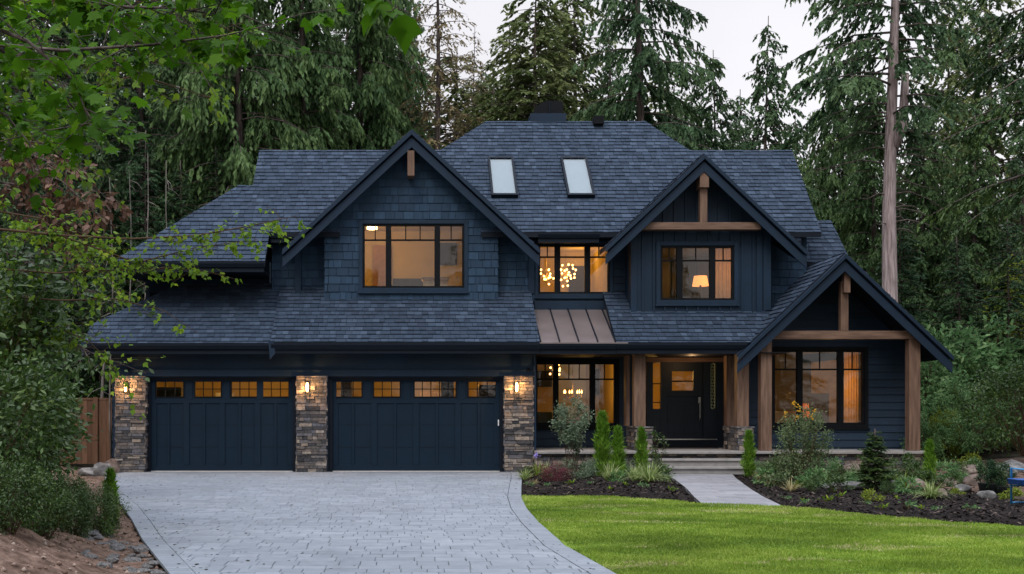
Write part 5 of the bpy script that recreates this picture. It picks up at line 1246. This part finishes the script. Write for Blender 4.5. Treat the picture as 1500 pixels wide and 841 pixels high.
limbs_tree('shade_tree', (-8.5, 21, .6), 'dark leaved broadleaf tree behind the maple leaves at the left edge', [
    (w((-160, 60, 21), (0, 80, 21), (90, 120, 21), (150, 180, 21)), .03, 700, .7, .13), (w((-160, 180, 21), (-20, 200, 21), (60, 210, 21), (120, 240, 21)), .03, 600, .6, .13),
    (w((-160, 340, 21), (-20, 360, 21), (60, 390, 21), (140, 430, 21)), .03, 700, .6, .13), (w((-160, 440, 20), (-20, 450, 20), (70, 480, 20), (140, 520, 20)), .03, 700, .6, .12)],
    'shrub_leaf', 'fold', .12, 337, trunk=([(-8.5, 21, .4), W(-160, 440, 20), W(-160, 340, 21), W(-160, 180, 21), W(-160, 60, 21)], [.14, .12, .1, .08, .05]))

# ---- shrubs right of the house
rb = [bush(401, 1.5, 1.4, 1.6, 3800, .17, .075, 'pale_leaf', ncl=70, cr=.17, nst=40, hollow=.3), bush(405, 1.3, 1.2, 1.2, 3800, .12, .05, 'pale_leaf', ncl=64, cr=.18, nst=36, hollow=.3), bush(409, 1.2, 1.2, 1.6, 4200, .14, .06, 'gold_leaf', ncl=60, cr=.18, nst=30),
      bush(413, 1.5, 1.3, 1.3, 4600, .11, .05, 'shrub_leaf', ncl=60, cr=.18, nst=34)]
Rb = lambda i, px, Y, s, label, rz=0, z=.25: plant(rb[i], 'shrub', (X_(px, Y), Y, z), label, 'shrub', rz, s)
Rb(0, 1352, 37, 1.15, 'tall pale leaved shrub just right of the porch gable end', .3, .2)
Rb(0, 1396, 38, 1.42, 'tallest pale leaved shrub behind the right wing', 1.5, .4)
Rb(1, 1384, 33, .92, 'pale leaved shrub beside the right porch post', 2.0, .3)
Rb(1, 1425, 31, .72, 'fine leaved pale shrub at the head of the slope', 3.3, .45)
Rb(3, 1462, 32, .8, 'dark green rounded shrub at the right above the rocks', .7, .5)
Rb(3, 1508, 29, .95, 'dark green shrub cut by the right edge', 2.4, .5)
Rb(2, 1502, 41, 1.15, 'yellow green shrub at the right edge below the dark fir', 1.1, 3.4)
Rb(0, 1470, 41, 1.2, 'pale leaved shrub between the yellow green one and the tallest one', 4.2, .5)
Rb(1, 1350, 31, .55, 'low pale shrub against the foot of the right porch post', 5.1, .2)
Rb(3, 1440, 36, 1.0, 'dark shrub in shade behind the fine leaved pale one', 5.5, .4)
Rb(1, 1405, 32, .5, 'small pale shrub left of the fine leaved one', .8, .4)
Rb(2, 1384, 31.5, .42, 'yellow blooming shrub in front of the pale leaved ones beside the porch', 2.8, .3)

# ---- planting beds
def column(seed, H, R_, n, mat='arbor_foliage', L=.15, Wd=.030):
    g = np.random.default_rng(seed); u = g.random(n) ** .8; z = H * u; r = R_ * (np.minimum(1, .55 + 2.2 * u) * (1 - .55 * u - .45 * u ** 6)) * np.sqrt(g.uniform(.25, 1, n)); th = g.uniform(0, 6.28, n)
    r = r * g.uniform(.75, 1.25, n) * (1 + .28 * np.sin(th * 3 + z * 7) + .2 * np.sin(z * 13 + th)); o = np.stack([r * np.cos(th), r * np.sin(th), z], 1)
    d = np.stack([np.cos(th) * .45, np.sin(th) * .45, np.full(n, 1.)], 1) + g.normal(0, .38, (n, 3)); nn = np.stack([np.cos(th), np.sin(th), 0 * th], 1) + g.normal(0, .5, (n, 3))
    m = MB().tube([(0, 0, -.05), (0, 0, H * .85)], [.02, .006], 6)
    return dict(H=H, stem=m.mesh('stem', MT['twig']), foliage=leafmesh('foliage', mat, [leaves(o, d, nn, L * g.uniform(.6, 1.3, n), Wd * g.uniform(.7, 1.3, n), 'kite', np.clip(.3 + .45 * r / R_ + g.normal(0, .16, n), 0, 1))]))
def tuft(seed, n, L, Wd, mat, spread=.7, arch=.9):
    g = np.random.default_rng(seed); V = []; F = []; A = []; K = 5
    for i in range(n):
        th = g.uniform(0, 6.28); out = spread * g.uniform(.25, 1.1); l = L * g.uniform(.55, 1.1); h = np.array([math.cos(th), math.sin(th), 0]); s = np.array([-h[1], h[0], 0]); b = h * g.uniform(0, .05) + s * g.normal(0, .02); i0 = len(V)
        for k in range(K):
            t = k / (K - 1); p = b + h * (l * out * t) + np.array([0, 0, 1]) * (l * (t * (1 - .25 * out) - arch * out * t * t * .75)); wv = Wd * (1 - t ** 2.2) + .0008
            V += [p - s * wv, p + s * wv]
        F += [[i0 + 2 * k, i0 + 2 * k + 1, i0 + 2 * k + 3, i0 + 2 * k + 2] for k in range(K - 1)]; A += [np.clip(g.normal(.5, .25), 0, 1)] * (K - 1)
    V = np.array(V); V[:, 2] = np.maximum(V[:, 2], .01)
    return dict(H=L, foliage=npmesh('foliage', V, [np.array(F)], MT[mat], [np.array(A)]))
def P_(proto, name, px, Y, label, cat, s=1.0, rz=0): return plant(proto, name, on(px, Y), label, cat, rz, s)
col_ = [column(501, 1.5, .19, 1900), column(503, 1.3, .16, 1700)]
def Hs(top, px, Y, H): return (Z_(top, Y) - on(px, Y)[2]) / H
P_(col_[0], 'columnar_cedar', 882, 27.0, 'tallest bright green column shrub in front of the porch window', 'shrub', Hs(608, 882, 27.0, 1.5))
P_(col_[1], 'columnar_cedar', 905, 26.6, 'bright green column shrub just right of the tallest one', 'shrub', Hs(630, 905, 26.6, 1.3), .8)
P_(col_[0], 'columnar_cedar', 940, 27.6, 'bright green column shrub before the left stone pier of the porch', 'shrub', Hs(630, 940, 27.6, 1.5), 2.0)
P_(col_[1], 'columnar_cedar', 1097, 27.6, 'bright green column shrub right of the porch steps', 'shrub', Hs(635, 1097, 27.6, 1.3), 1.1)
P_(col_[0], 'columnar_cedar', 1362, 23.8, 'yellow green column shrub right of the right porch post', 'shrub', Hs(648, 1362, 23.8, 1.5) * 1.0, 3.0)
P_(col_[1], 'columnar_cedar', 162, 16.2, 'small column cedar with browned foot at the left edge of the driveway', 'shrub', (.62, .62, Hs(692, 162, 16.2, 1.3)), 3.0)
sb = bush(511, .33, .32, .44, 2200, .06, .03, 'grey_leaf', ncl=26, cr=.28, zc=.95, nst=18)
P_(sb, 'young_tree', 838, 27.6, 'young grey green tree with thin stem in front of the porch window', 'tree', Hs(588, 838, 27.6, 1.42))
thin = bush(515, .16, .16, .38, 420, .05, .024, 'shrub_leaf', ncl=16, cr=.32, zc=.52, nst=12)
P_(thin, 'sapling', 964, 28.2, 'thin sapling between the left stone pier and the porch steps', 'shrub', Hs(630, 964, 28.2, .92))
bar = bush(519, .36, .32, .22, 1500, .035, .020, 'barberry_leaf', ncl=24, cr=.34, nst=14)
P_(bar, 'barberry', 815, 25.6, 'dark red barberry shrub in the left bed', 'shrub', 1.0)
gry = bush(523, .34, .32, .24, 1500, .045, .018, 'grey_leaf', ncl=24, cr=.32, nst=14)
P_(gry, 'shrub', 853, 26.4, 'rounded grey green shrub right of the barberry', 'shrub', 1.05); P_(gry, 'shrub', 832, 28.6, 'small grey green shrub close to the porch base in the left bed', 'shrub', .8, 2)
P_(gry, 'shrub', 925, 28.4, 'low grey green shrub at the foot of the left stone pier', 'shrub', .95, 3)
tf = [tuft(531, 110, .60, .011, 'variegated_blade'), tuft(533, 160, .75, .012, 'variegated_blade', .9, 1.0), tuft(537, 70, .40, .006, 'grass_blade'), tuft(539, 80, .40, .008, 'dry_blade', .8, .8)]
P_(tf[0], 'grass_tuft', 893, 25.4, 'striped grass tuft between the two column shrubs in the left bed', 'grass'); P_(tf[1], 'grass_tuft', 951, 24.6, 'large striped grass tuft spreading beside the path', 'grass', 1.0)
P_(tf[0], 'grass_tuft', 930, 25.2, 'striped grass tuft left of the large spreading one', 'grass', .95, 1.0); P_(tf[0], 'grass_tuft', 769, 26.8, 'yellow striped grass tuft beside the driveway corner', 'grass', .75, 2.0)
P_(tf[0], 'grass_tuft', 797, 27.8, 'striped grass tuft behind the dark red barberry', 'grass', .8, 2.6); P_(tf[1], 'grass_tuft', 1364, 20.6, 'arching striped grass tuft beside the pinkish boulder', 'grass', .72, 4.0)
P_(tf[2], 'grass_tuft', 1322, 22.4, 'fine green grass tuft right of the dark young spruce', 'grass', 1.3, .3); P_(tf[3], 'grass_tuft', 1128, 24.4, 'dry straw coloured tuft at the edge of the right bed', 'grass', .9)
P_(tf[3], 'grass_tuft', 1158, 22.8, 'dry straw tuft in front of the rose bush', 'grass', .95, 1.5); P_(tf[3], 'grass_tuft', 1112, 26.4, 'dry tuft beside the column shrub right of the steps', 'grass', .8, 2.5); P_(tf[3], 'grass_tuft', 783, 25.0, 'small dry tuft left of the barberry', 'grass', .5, .9)
# iris
t = thing('iris', on(787, 27.6), 'violet iris flower at the corner of the left bed', 'flower'); link('foliage', tuft(541, 26, .42, .008, 'grass_blade', .35, .5)['foliage'], t, True)
g = np.random.default_rng(5); n = 16; o = g.normal(0, .035, (n, 3)) + np.array([0, 0, .50]); link('flower', leafmesh('flower', 'violet_petal', [leaves(o, g.normal(0, 1, (n, 3)), g.normal(0, 1, (n, 3)), np.full(n, .07), np.full(n, .05), 'fold', np.full(n, .5))]), t, True)
MB().tube([(0, 0, 0), (.01, 0, .48)], .006, 5).build('stem', MT['twig'], t, True)
# rose bush with yellow flowers
rs = bush(551, .56, .48, .80, 5200, .055, .030, 'rose_leaf', ncl=48, cr=.26, nst=34, hollow=.15, zc=.88)
g = np.random.default_rng(8); O = []
for (x, z) in ((-.22, 1.78), (-.16, 1.72), (.30, 1.60), (.02, 1.62), (-.05, 1.48), (.2, 1.5), (-.3, 1.55)):
    c = np.array([x, g.normal(0, .12), z]); O.append(c + g.normal(0, .022, (9, 3)))
O = np.concatenate(O); n = len(O); rs['flower'] = leafmesh('flower', 'yellow_petal', [leaves(O, g.normal(0, 1, (n, 3)), g.normal(0, 1, (n, 3)), np.full(n, .05), np.full(n, .04), 'fold', np.full(n, .5))])
P_(rs, 'rose_bush', 1174, 24.6, 'tall loose rose bush with yellow blooms before the right window', 'shrub', 1.0)
tops = bush(555, .30, .26, .34, 900, .05, .026, 'pale_leaf', ncl=22, cr=.3, nst=10)
P_(tops, 'shrub', 1150, 26.2, 'fresh green shrub left of the tall rose bush', 'shrub', 1.0); P_(tops, 'shrub', 1205, 25.6, 'fresh green shrub right behind the rose bush', 'shrub', 1.15, 2)
P_(tops, 'shrub', 1118, 27.4, 'low fresh green shrub beside the column shrub right of the steps', 'shrub', .7, 1)
# dark young spruce
yg = conifer(561, 2.0, .12, .72, 80, .7, .35, .25, tstep=.018, tlen=.30, hang=.15, bstep=.011, bl=.06, bw=.02, mat='spruce_foliage', r0=.03)
sp = plant(yg, 'young_spruce', on(1278, 22.6), 'dark young spruce in front of the right wing wall', 'shrub', .4, Hs(628, 1278, 22.6, 2.0))
rnd = bush(565, .26, .24, .26, 1200, .05, .022, 'shrub_leaf', ncl=22, cr=.34, nst=12)
for px, Y, s, lab in ((1131, 25.6, 1.05, 'round dark green shrub right of the path'), (1235, 24.0, .8, 'small dark shrub between rose bush and young spruce'), (1322, 25.2, 1.2, 'dark green shrub right of the young spruce near the porch'), (1338, 24.6, 1.0, 'green shrub just left of the yellow green column'), (1300, 21.6, .5, 'small sprawling shrub at the foot of the young spruce'), (1398, 23.4, .7, 'small green shrub beside the brown boulder'), (1260, 25.0, .9, 'green shrub behind the flat pale slab'), (1190, 22.6, .6, 'low shrub under the rose bush')):
    P_(rnd, 'shrub', px, Y, lab, 'shrub', s, px * .1)
yl = bush(569, .16, .15, .10, 420, .05, .024, 'gold_leaf', ncl=14, cr=.4, nst=8)
for px, Y, s, lab in ((1277, 19.8, 1.0, 'low yellow green plant in front of the young spruce'), (1170, 23.4, .8, 'yellow green plant at the foot of the rose bush'), (1402, 21.8, .7, 'yellow plant among the brown stones'), (1482, 20.6, 1.1, 'yellow green plant left of the blue cart'), (1420, 30.0, 1.6, 'yellow green plant above the cut log')):
    P_(yl, 'plant', px, Y, lab, 'plant', s, px * .2)
# dark potted shrubs at the right
pb = bush(573, .22, .22, .30, 1100, .06, .024, 'dark_foliage', ncl=22, cr=.34, nst=10, zc=.55)
pm = MB().lathe([(.14, 0), (.19, .26), (.20, .27), (.17, .27)], (0, 0, 0), 14)
for px, Y, lab in ((1444, 22.0, 'dark potted shrub, left of three by the blue cart'), (1457, 21.8, 'dark potted shrub, middle of three by the blue cart'), (1470, 21.6, 'dark potted shrub, nearest to the blue cart')):
    t = plant(pb, 'potted_shrub', on(px, Y), lab, 'shrub', px * .3, .95); t.scale = (.72, .72, .72); link('pot', pm.mesh('pot', MT['pot'], True), t, True)
gs = tuft(577, 60, .38, .010, 'grey_leaf', .55, .7)
P_(gs, 'plant', 1422, 23.8, 'blue green spiky plant left of the potted shrubs', 'plant', 1.0)
fillp = [bush(591, .20, .20, .13, 420, .075, .03, 'pale_leaf', ncl=16, cr=.34, nst=8), bush(593, .18, .18, .12, 420, .055, .03, 'rose_leaf', ncl=16, cr=.36, nst=8), bush(597, .20, .18, .16, 460, .06, .022, 'shrub_leaf', ncl=16, cr=.36, nst=8)]
rg = random.Random(33)
for i, (px, Y) in enumerate(((1122, 25.2), (1142, 23.8), (1146, 25.0), (1196, 24.0), (1214, 25.4), (1226, 22.2), (1250, 23.6), (1296, 24.2), (1312, 23.4), (1330, 21.9), (1346, 25.6), (1350, 23.6), (1384, 25.8), (1402, 26.4), (1378, 22.6), (1410, 24.6), (1452, 24.6), (1476, 23.6), (1436, 26.4), (1462, 28.0), (862, 27.9), (912, 27.8), (972, 25.6), (964, 26.6), (905, 25.2), (802, 26.6), (778, 28.4), (1182, 23.4), (1166, 25.4), (1392, 28.5), (1425, 28.8))):
    P_(fillp[i % 3], 'plant', px, Y, 'small leafy plant filling a gap between the shrubs of the front beds', 'plant', rg.uniform(.8, 1.5), rg.uniform(0, 6))['group'] = 'small filler plants in the beds'
# seedlings in the mulch
sd = bush(581, .10, .10, .05, 26, .055, .03, 'pale_leaf', ncl=7, cr=.4, nst=5, up=.8)
sd2 = bush(583, .08, .08, .04, 18, .06, .035, 'vine_leaf', ncl=6, cr=.4, nst=4, up=.8)
rg = random.Random(12)
for i, (px, Y) in enumerate(((776, 24.4), (838, 24.2), (868, 24.3), (913, 24.0), (944, 23.0), (982, 22.6), (805, 23.6), (890, 22.4), (1150, 20.8), (1174, 20.4), (1184, 19.9), (1212, 19.6), (1266, 18.9), (1296, 18.3), (1326, 18.5), (1352, 18.2), (1376, 18.2), (1236, 20.8), (1420, 18.3), (1310, 20.2))):
    P_((sd, sd2)[i % 2], 'seedling', px, Y, 'small green seedling planted in the dark bark mulch', 'plant', rg.uniform(.8, 1.5), rg.uniform(0, 6))['group'] = 'seedlings in the mulch beds'
